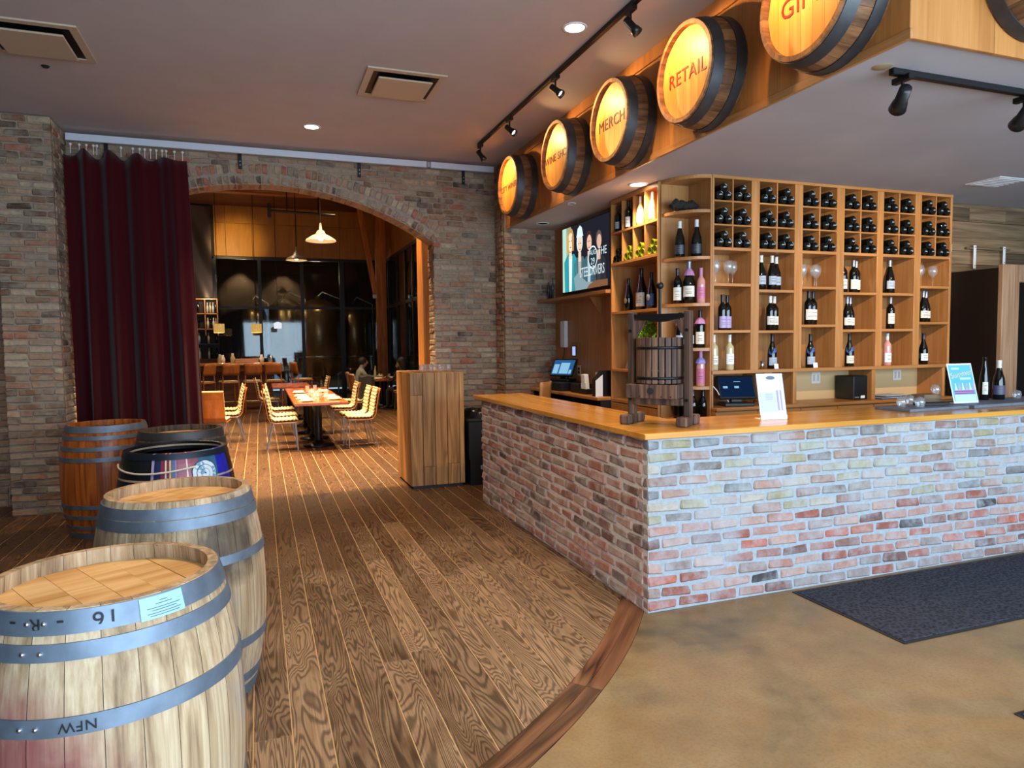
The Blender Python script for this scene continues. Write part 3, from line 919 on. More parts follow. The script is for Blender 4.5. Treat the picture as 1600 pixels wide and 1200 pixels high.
# ------------------------------------------------------------------ floor-standing barrels
BH, BR0, BR1 = .95, .300, .365
def bprof(z, r0=BR0, r1=BR1, h=BH):
    u = 2*z/h-1
    return r1-(r1-r0)*abs(u)**2.2
def hoop_mb(z0, z1):
    h = MB()
    h.lathe([(bprof(z0)+.0045, z0), (bprof((z0+z1)/2)+.0048, (z0+z1)/2), (bprof(z1)+.0045, z1)], 64, None, True, False, False)
    h.lathe([(bprof(z0)-.003, z0), (bprof(z0)+.0045, z0)], 64, None, True, False, False)
    h.lathe([(bprof(z1)+.0045, z1), (bprof(z1)-.003, z1)], 64, None, True, False, False)
    return h
def barrel(label, loc, rotz, m_stave, hoops, m_hoop, m_head, nst=26, stain=None, group='standing wine barrels'):
    b = thing('wine_barrel', label, 'barrel', loc, rotz, group)
    zs_ = [BH*i/14 for i in range(15)]
    hw = pi/nst-.0022
    st = MB()
    prof = [(bprof(z), z) for z in zs_]+[(BR0-.028, BH), (BR0-.022, BH-.065)]
    prof = [(BR0-.022, .05), (BR0-.028, 0.0)]+prof
    n3 = 3
    vs = []
    for (r, z) in prof:
        for t_ in (-hw, 0, hw): vs.append((r*cos(t_), r*sin(t_), z))
    st.add(vs, [(j*3+i, j*3+i+1, (j+1)*3+i+1, (j+1)*3+i) for j in range(len(prof)-1) for i in range(2)])
    me = st.mesh('stave', m_stave)
    for p in me.polygons: p.use_smooth = False
    for i in range(nst): obj('stave', me, b, None, 2*pi*(i+.5)/nst)
    MB().lathe([(bprof(z)-.006, z) for z in zs_], 40, None, True, False, False).build('inner_shell', M_INK, b)
    hs = []
    for (z0, z1) in hoops:
        ho = hoop_mb(z0, z1).build('hoop', m_hoop, b)
        hs.append(ho)
    hd = obj('head', MB().lathe([(.0001, BH-.062), (BR0-.024, BH-.062)], 40, None, False).mesh('head', M_INK), b)
    n = 6; R_ = BR0-.023
    for i in range(n):
        xa = -R_+2*R_*i/n+.0008; xb = -R_+2*R_*(i+1)/n-.0008
        pts = [(x, sqrt(max(0, R_*R_-x*x))) for x in [xa+(xb-xa)*q/5 for q in range(6)]]
        pts += [(x, -sqrt(max(0, R_*R_-x*x))) for x in [xb-(xb-xa)*q/5 for q in range(6)]]
        MB().prism(pts, BH-.061, BH-.046-.002*RND.random()).build('head_board', m_head, hd)
    MB().lathe([(.0001, .05), (BR0-.024, .05)], 32, None, False).build('bottom', m_stave, b)
    return b, hs

def stave_stained(name, base, ob_stain):
    """pale oak stave with wine and mould stains of their own shape"""
    t = NT(name); r = t.rnd()
    off = t.n('CombineXYZ', None, X=t.math('MULTIPLY', r, 37.3), Y=t.math('MULTIPLY', r, 91.7), Z=t.math('MULTIPLY', r, 53.1)).outputs[0]
    v = t.coord('Object', (12, 12, 1.0), off)
    big = t.noise(v, .6, 2.5, .5, .4)
    wav = t.math('PINGPONG', t.math('MULTIPLY', big, 10), 1.0)
    fine = t.noise(t.coord('Object', (110, 110, 3), off), 1, 3, .6)
    g = t.math('ADD', t.math('MULTIPLY', wav, .35), t.math('MULTIPLY', fine, .65))
    c = t.ramp(g, [(.2, base[0]), (.5, base[1]), (.8, base[2])])
    hs = t.n('HueSaturation', None, Hue=.5, Saturation=1.0, Value=t.math('ADD', .86, t.math('MULTIPLY', r, .26)), Fac=1.0, Color=c).outputs[0]
    geo = t.n('NewGeometry').outputs['Position']
    s1 = t.noise(geo, 3.2, 4, .6, .4)
    hs = t.mix(t.ramp(s1, [(.52, 0.0), (.72, .55)]), hs, lin('#8f8a86'))
    s2 = t.noise(t.n('VectorMath', {'operation': 'MULTIPLY'}, i0=geo, i1=(9, 9, 3)).outputs[0], 1.0, 4, .65)
    hs = t.mix(t.ramp(s2, [(.60, 0.0), (.78, .75)]), hs, lin('#3a332f'))
    if ob_stain:
        # wine spill: runs down from a bung hole, fixed in the barrel's own space
        (px, py, pz, rad, colr) = ob_stain
        dx = t.n('VectorMath', {'operation': 'DISTANCE'}, i0=geo, i1=(px, py, pz)).outputs['Value']
        w = t.math('ADD', dx, t.math('MULTIPLY', t.math('SUBTRACT', t.noise(geo, 7, 4), .5), .25))
        hs = t.mix(t.ramp(t.math('DIVIDE', w, rad), [(.45, .8), (1.0, 0.0)]), hs, lin(colr))
    return t.bsdf(hs, .62, 0, g, .22, .004, .3)
PALE = ('#80664a', '#ae9270', '#ccb594')
M_ST1 = stave_stained('front_barrel_stave', PALE, (-.60, 1.94, .50, .30, '#7c2f3a'))
M_ST2 = stave_stained('second_barrel_stave', PALE, (-.16, 3.23, .74, .20, '#2c2724'))
H6 = [(.893, .948), (.832, .873), (.655, .700), (.25, .295), (.077, .118), (.002, .057)]
b1, h1 = barrel('pale oak barrel nearest the camera, marked 16 - R on its top hoop', (-.44, 2.27, 0), .5, M_ST1, H6, M_HOOP, M_HEAD)
b2, h2 = barrel('pale oak barrel with a grey mould patch, behind the nearest barrel', (-.368, 3.49, 0), .9, M_ST2, [(.880, .925), (.832, .876), (.655, .695), (.255, .295), (.077, .118), (.002, .057)], M_HOOP, M_HEAD)
H8 = [(.895, .950), (.835, .868), (.745, .778), (.655, .690), (.26, .295), (.172, .205), (.082, .115), (.0, .055)]
b3, h3 = barrel('varnished orange oak barrel with many bright hoops by the brick column', (-1.275, 6.87, 0), .3, M_STAVE2, H8, M_HOOP, plain('dark_head', '#3a2416', .5, 0, .2, 8))
b4, h4 = barrel('weathered dark barrel with grey hoops in front of the curtain', (-.61, 6.11, 0), .2, M_STAVE3, H6, M_HOOPD, M_HEAD)
# painted barrel with tartan bands, a rose and a blue patch
t = NT('painted_stave')
pb = thing('wine_barrel', 'painted tartan barrel with a white rose and blue patch', 'barrel', (-.530, 4.97, 0), 0, 'standing wine barrels')
tc = t.n('TexCoord'); tc.object = pb
sep = t.n('SeparateXYZ', None, Vector=tc.outputs['Object'])
ang = t.math('DIVIDE', t.math('ADD', t.math('ARCTAN2', sep.outputs[1], sep.outputs[0]), pi), 2*pi)   # 0..1, -Y side at .25
S = lambda deg: ((deg+180) % 360)/360
stops = [(0, '#0d1512'), (S(-125), '#11161a'), (S(-111), '#9a86a6'), (S(-108), '#1a2547'), (S(-100), '#7c2a41'), (S(-96), '#d8c9a0'), (S(-94.5), '#6b2340'), (S(-92), '#d9bb6c'), (S(-90.5), '#3d4270'),
         (S(-87), '#6d6a92'), (S(-85.5), '#8a3048'), (S(-75), '#d8c2bf'), (S(-73.5), '#8d2f45'), (S(-62), '#2a5f80'), (S(-40), '#1a1f9c'), (S(-20), '#0d0f12')]
base = t.ramp(ang, stops, 'CONSTANT')
gz = t.math('PINGPONG', t.math('MULTIPLY', sep.outputs[2], 14.0), 1.0)
base = t.mix(t.ramp(gz, [(.90, 0.0), (.93, .85)]), base, lin('#a89a86'))
nz = t.noise(tc.outputs['Object'], 6, 3)
base = t.mix(t.ramp(nz, [(.45, 0.0), (.7, .5)]), base, lin('#101418'))
M_PAINT = t.bsdf(base, .35, 0, nz, .05, .003, .5)
nst = 26; hw = pi/nst-.0012
prof = [(BR0-.028, 0)]+[(bprof(BH*i/14), BH*i/14) for i in range(15)]+[(BR0-.028, BH), (BR0-.022, BH-.065)]
vs = [(r*cos(q), r*sin(q), z) for (r, z) in prof for q in (-hw, 0, hw)]
sm = MB().add(vs, [(j*3+i, j*3+i+1, (j+1)*3+i+1, (j+1)*3+i) for j in range(len(prof)-1) for i in range(2)]).mesh('stave', M_PAINT)
for i in range(nst): obj('stave', sm, pb, None, 2*pi*(i+.5)/nst)
MB().lathe([(bprof(BH*i/14)-.006, BH*i/14) for i in range(15)], 40, None, True, False, False).build('inner_shell', M_INK, pb)
for (z0, z1) in ((.912, .948), (.08, .12), (.0, .055)):
    hoop_mb(z0, z1).build('hoop', plain('navy_hoop', '#1d2530', .4, .5), pb)
MB().lathe([(.0001, BH-.05), (BR0-.024, BH-.05)], 40, None, False).build('head', M_INK, pb)
# hanging rope garland of the tartan and the painted rose petals
def bend_at(r_of_z, ang0):
    def f(co):
        z = co.y; r = r_of_z(z)+.004+co.z
        a = ang0+co.x/r
        return Vector((r*cos(a), r*sin(a), z))
    return f
rope = [((bprof(.84)+.006)*cos(radians(-175+i*3.2)), (bprof(.84)+.006)*sin(radians(-175+i*3.2)), .862-.03*sin(pi*i/34)) for i in range(35)]
MB().tube(rope, .006, 6).build('painted_cord', plain('cord_white', '#c9bfae', .7), pb)
petal = MB(); rr = random.Random(6)
pf = bend_at(lambda z: bprof(z), radians(-56))
def petal_blob(cx, cy, r, a, squash=.6, lift=.001):
    pts = []
    for i in range(14):
        q = 2*pi*i/14
        x = r*cos(q); y = r*squash*sin(q)
        pts.append(pf(Vector((cx+x*cos(a)-y*sin(a), cy+x*sin(a)+y*cos(a), lift))))
    return pts
M_PETAL = [plain('petal_white', '#b9cbd6', .5), plain('petal_blue', '#5f8fb0', .5), plain('petal_line', '#16242e', .6)]
def blob_obj(pts, mat):
    c = sum(pts, Vector())/len(pts)
    MB().add(pts+[c+c.normalized()*.0005], [(i, (i+1) % 14, 14) for i in range(14)]).build('rose_petal', mat, pb)
for ring, (n, rad, pr, lift) in enumerate(((9, .058, .034, .0014), (7, .036, .026, .003), (4, .016, .018, .0046))):
    for i in range(n):
        a = 2*pi*i/n+ring*.5
        cx, cy = rad*cos(a), .815+rad*sin(a)*.95
        blob_obj(petal_blob(cx, cy, pr*1.14, a+pi/2, .66, lift-.0007), M_PETAL[2])
        blob_obj(petal_blob(cx, cy, pr, a+pi/2, .62, lift), M_PETAL[(i+ring) % 3 == 0])

# writing, rivets and label on the nearest barrel
def hoop_text(parent, hoop_z, body, size, angdeg, mat, flip=True, slant=0):
    f = bend_at(lambda z: bprof(hoop_z)+.0035, radians(angdeg))
    Mf = (Matrix.Rotation(pi, 4, 'Z') if flip else Matrix.Identity(4))
    me = text_mesh(body, size, .0006, 'CENTER', 1.1)
    for v in me.vertices:
        q = Mf @ v.co
        p = f(Vector((q.x, hoop_z+q.y, q.z)))
        v.co = p
    me.materials.clear(); me.materials.append(mat)
    return obj('marker_writing', me, parent)
b1a = -math.degrees(.5)        # barrel rotation offset, so that angles below are world angles
for (tx, wa) in (('-', -119), ('R', -108.5), ('-', -98), ('16', -80)):
    hoop_text(b1, .921, tx, .045 if tx == 'R' else .058, wa+b1a, M_INK)
hoop_text(b1, .678, 'NFW', .036, -91+b1a, M_INK)
def rivet(parent, z, wa):
    a = radians(wa+b1a); r = bprof(z)+.005
    MB().ball((r*cos(a), r*sin(a), z), .0065, 8, 6).build('rivet', M_CHROME, parent)
for z, was in ((.921, (-112.5, -105)), (.852, (-113, -105.5)), (.678, (-112, -106))):
    for wa in was: rivet(b1, z, wa)
rows = []
for j in range(4):
    z = .893+.055*j/3-.002
    rows.append([((bprof(z)+.0075)*cos(radians(wa+b1a)), (bprof(z)+.0075)*sin(radians(wa+b1a)), z) for wa in range(-66, -44, 3)])
lab = MB().grid(rows).build('paper_label', plain('label_paper', '#93bdd6', .5), b1)
for j, (z, w) in enumerate(((.932, 4), (.925, 9), (.916, 16), (.910, 13), (.903, 17), (.897, 15))):
    pts = [[((bprof(zz)+.0082)*cos(radians(wa+b1a)), (bprof(zz)+.0082)*sin(radians(wa+b1a)), zz) for wa in range(-55-w//2, -55+w//2+1, 2)] for zz in (z, z+.0022)]
    MB().grid(pts).build('print_line', plain('grey_print', '#5b6670', .6), lab)
text_obj('T', .04, T(.225, .165, BH-.003) @ RZ(.6) , M_DARKRED, b1, 'chime_mark', .0006)

# ------------------------------------------------------------------ reclaimed wood pedestal, glasses, trash bin
PX, PYv = 1.535, 7.48
ped = thing('wood_pedestal', 'tall boxy host stand clad in reclaimed boards in front of the arch', 'pedestal', (PX, PYv, 0))
MB().box((.02, .02, .0), (.59, .76, 1.26)).build('core', M_INK, ped)
w = .14
rr = random.Random(8)
for i in range(5):
    xa = i*w; xb = min(xa+w-.005, .612)
    cuts = [[.03, 1.04, 1.285], [.03, .24, 1.285], [.03, 1.285], [.03, .26, 1.285], [.03, 1.285]][i]
    for a, c in zip(cuts[:-1], cuts[1:]):
        MB().cbox((-(xb-xa)/2, -.0, -(c-a)/2+.001), ((xb-xa)/2, .02, (c-a)/2-.001), .003).build('board', M_RECLAIM, ped, ((xa+xb)/2, -.004*rr.random(), (a+c)/2))
ny = 5; wy = .76/ny
for i in range(ny):
    for (xx, dx) in ((-.0, 0), (.592, 0)):
        MB().cbox((0, -wy/2+.002, -.6275), (.02, wy/2-.002, .6275), .003).build('board', M_RECLAIM, ped, (xx-.004*rr.random(), .02+wy*(i+.5), .6575))
for i in range(5):
    MB().cbox((-.0595, -.38, -.01), (.0595, .38, .01), .003).build('top_board', M_RECLAIMY, ped, (.062+i*.122, .39, 1.277))
# ------------------------------------------------------------------ things on and by the pedestal
def tumbler_mesh(r=.034, h=.085):
    return MB().lathe([(.0001, .004), (r*.82, .004), (r, h), (r*.94, h), (r*.78, .012), (.0001, .012)], 16, None, True, False, False).mesh('glass_wall', M_GLASS)
TUM = tumbler_mesh()
words = ['first', 'second', 'third', 'fourth', 'fifth', 'sixth', 'seventh', 'eighth', 'ninth', 'tenth', 'eleventh', 'twelfth']
for i in range(4):
    o = obj('tumbler', TUM, None, (PX+.17+.105*i, PYv+.14+.03*(i % 2), 1.287))
    tag(o, '%s empty glass tumbler from the left on the wooden pedestal' % words[i], 'glass', 'tumblers on the pedestal')
for i in range(3):
    o = obj('tumbler', TUM, None, (PX+.24+.105*i, PYv+.28, 1.287))
    tag(o, 'tumbler in the rear row on the wooden pedestal, %s from the left' % words[i], 'glass', 'tumblers on the pedestal')
tag(MB().cbox((-.23, -.13, 0), (.23, .13, .006), .002).build('bar_mat', plain('mat_grey', '#5a5650', .5), None, (PX+.33, PYv+.20, 1.2805)), 'thin grey mat under the tumblers on the pedestal', 'mat')

bin_ = thing('trash_bin', 'black plastic trash bin between the pedestal and the bar', 'trash bin', (2.345, 7.62, 0))
MB().prism([(-.15, -.2), (.15, -.2), (.15, .2), (-.15, .2)], .0, .30).build('body_lower', M_BLACKP, bin_)
MB().prism([(-.165, -.215), (.165, -.215), (.165, .215), (-.165, .215)], .30, .72).build('body', M_BLACKP, bin_)
MB().cbox((-.175, -.225, .72), (.175, .225, .755), .01).build('rim', M_BLACKP, bin_)
rows = []; rr = random.Random(3)
for j in range(7):
    u = j/6
    rows.append([((.165-.05*u+.012*rr.random())*cos(2*pi*i/20)*1.05, (.21-.07*u+.012*rr.random())*sin(2*pi*i/20), .752+.09*sin(u*pi*.8)+.015*rr.random()) for i in range(21)])
MB().grid(rows).build('liner_bag', plain('bin_liner', '#0b0b0c', .25), bin_)
MB().box((-.03, -.203, .18), (.10, -.2005, .225)).build('sticker', plain('sticker_teal', '#9fc2c4', .5), bin_)

# ------------------------------------------------------------------ entrance mats
t = NT('mat_weave')
v = t.coord('Object')
br = t.n('TexBrick', {'offset': .5}, Vector=v, Scale=18.0)
nz = t.noise(v, 220, 2)
ch = t.n('TexVoronoi', {'feature': 'F1'}, Vector=v, Scale=42.0).outputs[0]
c = t.ramp(ch, [(.1, '#1b1c22'), (.6, '#3b3d47')])
M_MAT = t.bsdf(c, .9, 0, t.math('ADD', ch, t.math('MULTIPLY', nz, .4)), .9, .008, .2)
def floor_mat(label, x0, y0, x1, y1, z=0.0):
    b = thing('entrance_mat', label, 'mat', (x0, y0, z), 0, 'black entrance mats')
    MB().cbox((.02, .02, .002), (x1-x0-.02, y1-y0-.02, .009), .003).build('carpet', M_MAT, b)
    e = MB(); w_ = .022
    e.cbox((0, 0, -.001), (x1-x0, w_, .005), .002); e.cbox((0, y1-y0-w_, -.001), (x1-x0, y1-y0, .005), .002)
    e.cbox((0, w_, -.001), (w_, y1-y0-w_, .005), .002); e.cbox((x1-x0-w_, w_, -.001), (x1-x0, y1-y0-w_, .005), .002)
    e.build('rubber_edge', M_BLACKP, b)
floor_mat('large charcoal mat on the concrete along the bar front', 3.128, 2.622, 6.4, 3.44)
floor_mat('corner of a second black mat at the bottom right of the concrete', 2.965, .9, 5.2, 1.955)

# ------------------------------------------------------------------ wine press on the counter
pr = thing('wine_press', 'small antique wooden basket press with iron screw on the bar corner', 'wine press', (2.41, 3.84, CT), radians(-52.5))
for s in (-1, 1):
    lg = MB().cbox((s*.187-.02, -.032, 0), (s*.187+.02, .032, .72), .003).build('post', M_PRESS, pr)
    MB().cbox((s*.187-.034, -.14, 0), (s*.187+.034, -.034, .062), .008).build('foot', M_PRESS, pr)
    MB().cbox((s*.187-.034, .034, 0), (s*.187+.034, .14, .062), .008).build('foot', M_PRESS, pr)
    MB().prism([(s*.167, .665), (s*.10, .665), (s*.167, .54)], -.02, .02, MXZ).build('gusset', M_PRESS, pr)
    MB().cyl((s*.187, -.04, .60), (s*.187, -.03, .60), .01, 8).build('bolt', M_BLACK, pr)
    MB().cyl((s*.187, -.04, .16), (s*.187, -.03, .16), .01, 8).build('bolt', M_BLACK, pr)
MB().prism([(-.18, .705), (-.18, .685), (-.03, .655), (.03, .655), (.18, .685), (.18, .705)], -.025, .025, MXZ).build('crossbar', M_BLACK, pr)
sw = MB(); sw.cyl((0, 0, .33), (0, 0, .87), .0095, 10)
for i in range(26): sw.lathe([(.0095, 0), (.0125, .004), (.0095, .008)], 10, T(0, 0, .35+i*.012), True, False, False)
sw.build('screw', M_BLACK, pr)
MB().ball((0, 0, .885), .024, 12, 8).build('screw_head', M_BLACK, pr)
MB().lathe([(.0001, .325), (.12, .325), (.12, .345), (.0001, .345)], 24).build('pressing_plate', M_PRESS, pr)
nsl = 22
slm = MB().cbox((-.0165, -.006, -.145), (.0165, .006, .145), .002).mesh('basket_slat', M_PRESS)
for i in range(nsl):
    a = 2*pi*i/nsl
    obj('basket_slat', slm, pr, (.142*cos(a), .142*sin(a), .41), a+pi/2)
for z in (.30, .49):
    MB().lathe([(.147, z-.009), (.153, z-.009), (.153, z+.009), (.147, z+.009)], 40, None, True, False, False).build('basket_hoop', M_BLACK, pr)
ty = MB(); 
ty.cbox((-.165, -.165, .175), (.165, -.148, .262), .003); ty.cbox((-.165, .148, .175), (.165, .165, .262), .003)
ty.cbox((-.165, -.148, .175), (-.148, .148, .262), .003); ty.cbox((.148, -.148, .175), (.165, .148, .262), .003); ty.box((-.148, -.148, .18), (.148, .148, .195))
tr_ = ty.build('tray', M_PRESS, pr)
MB().cyl((0, -.17, .222), (0, -.163, .222), .021, 16).build('spout_hole', M_INK, tr_)
for x in (-.13, -.07, .07, .13): MB().cyl((x, -.167, .188), (x, -.164, .188), .004, 6).build('nail', M_BLACK, tr_)
MB().cbox((-.166, -.05, .125), (.166, .05, .172), .004).build('cross_beam', M_PRESS, pr)

# ------------------------------------------------------------------ sign holders, trays and bottles on the counter
def sign_holder(label, loc, rotz, w, h, lean, M_face, base=.045):
    b = thing('sign_holder', label, 'sign', loc, rotz)
    Mx = T(0, 0, .028 if base else .004) @ RXm(-lean)
    MB().cbox((-w/2, -.002, 0), (w/2, .002, h), .001, Mx).build('panel', M_face, b)
    if base:
        MB().cbox((-w/2, -.012, 0), (w/2, .0, .03), .002).build('lip', M_PAPER, b)
    MB().cbox((-w/2, -.002, 0), (w/2, base+.04, .004), .001).build('foot_plate', M_PAPER, b)
    return b, Mx
M_MENU = plain('menu_sheet', '#cfe4f2', .35, spec=.6)
s1, Mx = sign_holder('slanted acrylic holder with a white menu sheet, right of the press', (3.22, 3.73, CT), radians(-14), .185, .285, radians(15), M_MENU)
s1p = MB(); s1p.box((-.085, -.0032, .02), (.03, -.0024, .155), Mx); s1p.build('print_block', plain('menu_tint', '#b7c5e2', .5), s1)
k = MB()
for i, (a, c_) in enumerate(((.035, .05), (.06, .072))): k.box((a, -.0034, .03), (c_, -.0026, .17), Mx)
k.build('print_column', plain('menu_mauve', '#9e93bd', .5), s1)
MB().lathe([(.0001, 0), (.032, 0)], 20, Mx @ T(.005, -.003, .255) @ RXm(pi/2) @ SC(1, .42, 1), False).build('print_logo', plain('menu_grey', '#8f97a8', .5), s1)
k = MB()
for i in range(4): k.box((-.045, -.0034, .145-.012*i-.004), (.01, -.0026, .145-.012*i), Mx)
k.build('print_line', plain('menu_grey2', '#8d93a3', .5), s1)
M_FLYER = plain('flyer_blue', '#5fb2cf', .4)
s2, Mx = sign_holder('blue summer flyer in a white frame standing on the slate tray', (5.12, 3.80, CT+.026), radians(-6), .235, .31, radians(15), M_PAPER, 0)
MB().box((-.108, -.0034, .012), (.108, -.0022, .298), Mx).build('print_field', M_FLYER, s2)
MB().box((-.095, -.0042, .068), (.095, -.003, .078), Mx).build('print_band', plain('flyer_magenta', '#b0427f', .5), s2)
MB().box((-.095, -.0042, .083), (.095, -.003, .094), Mx).build('print_band', MATS['flyer_magenta'], s2)
MB().box((-.100, -.0040, .014), (.100, -.0030, .062), Mx).build('print_band', plain('flyer_pale', '#bcd9ea', .5), s2)
text_obj('Summer', .062, Mx @ T(.0, -.0042, .225) @ RXm(pi/2) @ RZ(.16), plain('flyer_gold', '#d7c88a', .5), s2, extrude=.0006)
MB().box((-.085, -.0042, .262), (-.01, -.003, .276), Mx).build('print_band', MATS['flyer_pale'], s2)
MB().box((-.02, -.0042, .18), (.085, -.003, .197), Mx).build('print_band', MATS['flyer_pale'], s2)
for i in range(6):
    x = -.085+i*.034
    MB().prism([(x, .10), (x+.024, .10), (x+.018, .128), (x+.016, .155), (x+.008, .155), (x+.006, .128)], .0030, .0042, Mx @ MXZ).build('print_glass', plain('flyer_glass%d' % (i % 2), ['#cfe3ee', '#d39a9a'][i % 2], .5), s2)

M_SLATE = plain('slate_grey', '#6d7078', .6, 0, .12, 25)
tag(MB().cbox((0, 0, 0), (.62, .30, .022), .003).build('slate_tray', M_SLATE, None, (4.37, 3.66, CT), .03), 'grey slate serving tray nearest the shelf on the bar front', 'tray')
tag(MB().cbox((0, 0, 0), (1.5, .36, .024), .003).build('slate_tray', M_SLATE, None, (5.02, 3.66, CT), .03), 'long grey tray holding the blue flyer on the bar', 'tray')
tag(MB().cbox((0, 0, 0), (.22, .10, .02), .003).build('slate_tray', M_INK, None, (4.66, 3.80, CT+.023), -.2), 'small dark slate board lying on the grey tray', 'tray')
def tasting(label, loc, flip=True, r=.036, h=.08):
    o = MB().lathe([(.0001, .0), (r*.7, .0), (r*.95, h*.5), (r*.72, h), (r*.68, h), (r*.9, h*.5), (.0001, .01)] if not flip else
               [(r*.72, 0), (r, h*.45), (r*.8, h*.85), (.0001, h), (.0001, h-.004), (r*.74, h*.82), (r*.94, h*.45), (r*.68, 0)], 16, None, True, False, False).build('tasting_glass', M_GLASS, None, loc)
    return tag(o, label, 'glass', 'tasting glasses on the slate trays')
tasting('small upturned tasting glass on the left end of the slate tray', (4.47, 3.82, CT+.0235))
tasting('second small upturned tasting glass from the left on the slate tray', (4.56, 3.74, CT+.0235))
tasting('third small tasting glass on the slate tray, behind the others', (4.67, 3.92, CT+.0235))
tasting('small glass standing on the wooden block beside the flyer', (4.98, 3.95, CT+.092))
tasting('clear glass beside the two dark bottles at the bar end', (5.88, 3.93, CT+.0255), True, .034, .07)
tasting('small clear glass furthest right on the bar', (6.12, 3.86, CT+.0255), True, .034, .07)
tag(MB().cbox((-.09, -.06, 0), (.09, .06, .065), .004).build('wooden_block', M_RECLAIMX, None, (4.93, 3.99, CT+.0255)), 'brown wooden block on the tray behind the blue flyer', 'block')

# ------------------------------------------------------------------ bottles
BP = {
 'bordeaux': [(.0001, .006), (.034, 0), (.0375, .004), (.0375, .185), (.034, .205), (.022, .222), (.0148, .235), (.0142, .295), (.0155, .297), (.0155, .305), (.0001, .305)],
 'burgundy': [(.0001, .006), (.037, 0), (.041, .004), (.041, .13), (.037, .165), (.026, .20), (.0175, .23), (.0145, .26), (.014, .295), (.0155, .297), (.0155, .305), (.0001, .305)],
 'champagne': [(.0001, .006), (.040, 0), (.0445, .005), (.0445, .125), (.040, .17), (.027, .215), (.018, .255), (.0155, .285), (.017, .30), (.017, .318), (.0001, .318)],
 'flute': [(.0001, .006), (.033, 0), (.0365, .004), (.0365, .12), (.033, .18), (.022, .25), (.0145, .30), (.0140, .335), (.0155, .337), (.0155, .345), (.0001, .345)],
}
_bc = {}
def bottle(label, loc, kind='bordeaux', glass=None, cap=None, lab=None, lz=(.05, .125), face=-105, half=62, scale=1.0, group='wine bottles standing on the shelves', tag_m=None, band=None):
    glass = glass or M_BOTTLE
    b = thing('wine_bottle', label, 'bottle', loc, 0, group)
    if scale != 1.0: b.scale = (scale,)*3
    P = BP[kind]
    def rad(z):
        for (r0, z0), (r1, z1) in zip(P[1:-1], P[2:]):
            if z0 <= z <= z1 and z1 > z0: return r0+(r1-r0)*(z-z0)/(z1-z0)
        return P[3][0]
    key = (kind, glass.name)
    if key not in _bc: _bc[key] = MB().lathe(P, 20, None, True, False, False).mesh('glass_body', glass)
    obj('glass_body', _bc[key], b)
    if cap:
        key = (kind, cap.name, 'c')
        if key not in _bc:
            zt = P[-1][1]
            zz = [zt-.062, zt-.04, zt-.012, zt-.008, zt+.0008]
            _bc[key] = MB().lathe([(rad(z)+.0008, z) for z in zz[:-1]]+[(P[-2][0]+.0008, zz[-1]), (.0001, zz[-1])], 16, None, True, False, False).mesh('capsule', cap)
        obj('capsule', _bc[key], b)
    if lab:
        key = (kind, lab.name, lz, face, half)
        if key not in _bc:
            rows = [[((rad(z)+.0007)*cos(radians(face+q)), (rad(z)+.0007)*sin(radians(face+q)), z) for q in [-half+2*half*i/10 for i in range(11)]] for z in (lz[0], (lz[0]+lz[1])/2, lz[1])]
            _bc[key] = MB().grid(rows).mesh('label', lab)
        lo_ = obj('label', _bc[key], b)
        key2 = key+('print',)
        if key2 not in _bc:
            pm = MB()
            for zz in (lz[0]+(lz[1]-lz[0])*.68, lz[0]+(lz[1]-lz[0])*.42, lz[0]+(lz[1]-lz[0])*.28):
                hh = half*.45
                pm.grid([[((rad(z)+.0012)*cos(radians(face+q)), (rad(z)+.0012)*sin(radians(face+q)), z) for q in [-hh+2*hh*i/6 for i in range(7)]] for z in (zz, zz+.004)])
            _bc[key2] = pm.mesh('label_print', plain('label_print_grey', '#6a6660', .6))
        obj('label_print', _bc[key2], lo_)
    if band:
        key = (kind, band.name, 'band')
        if key not in _bc:
            z0, z1 = .135, .175
            _bc[key] = MB().grid([[((rad(z)+.001)*cos(radians(face+q)), (rad(z)+.001)*sin(radians(face+q)), z+.012*sin(q*.05)) for q in range(-70, 71, 14)] for z in (z0, (z0+z1)/2, z1)]).mesh('shoulder_label', band)
        obj('shoulder_label', _bc[key], b)
    if tag_m:
        z = P[-1][1]-.09
        mb = MB(); r = rad(z)+.002
        mb.lathe([(rad(z+.03)+.002, z+.03), (r+.008, z+.01), (r+.018, z-.02)], 10, None, False, False, False)
        mb.build('neck_tag', tag_m, b)
    return b
bottle('tall dark bottle with a narrow cream label behind the blue flyer', (5.52, 3.95, CT+.0255), 'flute', None, None, M_LABEL, (.045, .145), -130, 32, 1.0, 'dark bottles on the bar')
bottle('dark bottle with a purple-grey label at the right end of the tray', (5.66, 3.93, CT+.0255), 'champagne', None, plain('white_capsule', '#cfcfc9', .4), plain('plum_label', '#4a4a66', .5), (.04, .115), -125, 70, 1.0, 'dark bottles on the bar')
# ------------------------------------------------------------------ big wine shelf behind the bar
YS, YB = 4.93, 5.235
SHX0, SHX1 = 3.603, 6.388
sh = thing('wine_shelf', 'wide honey-oak wine shelf of cubbies and cells behind the bar', 'shelf', (SHX0, YS, 0))
def sp(name, lo, hi, mat=M_OAK, b=.0015):
    return MB().cbox(tuple((lo[i]-(SHX0, YS, 0)[i])-((lo[i]+hi[i])/2-(SHX0, YS, 0)[i]) for i in range(3)),
                     tuple((hi[i]-(SHX0, YS, 0)[i])-((lo[i]+hi[i])/2-(SHX0, YS, 0)[i]) for i in range(3)), b).build(
                     name, mat, sh, tuple((lo[i]+hi[i])/2-(SHX0, YS, 0)[i] for i in range(3)))
CELLS = [(3.622, 4.0), (4.086, 4.466), (4.555, 4.942), (5.030, 5.424), (5.501, 5.897), (5.978, 6.362)]
LOWZ = [(2.087, 1.690), (2.040, 1.686), (2.075, 1.735), (2.030, 1.690), (2.030, 1.692), (2.104, 1.758)]
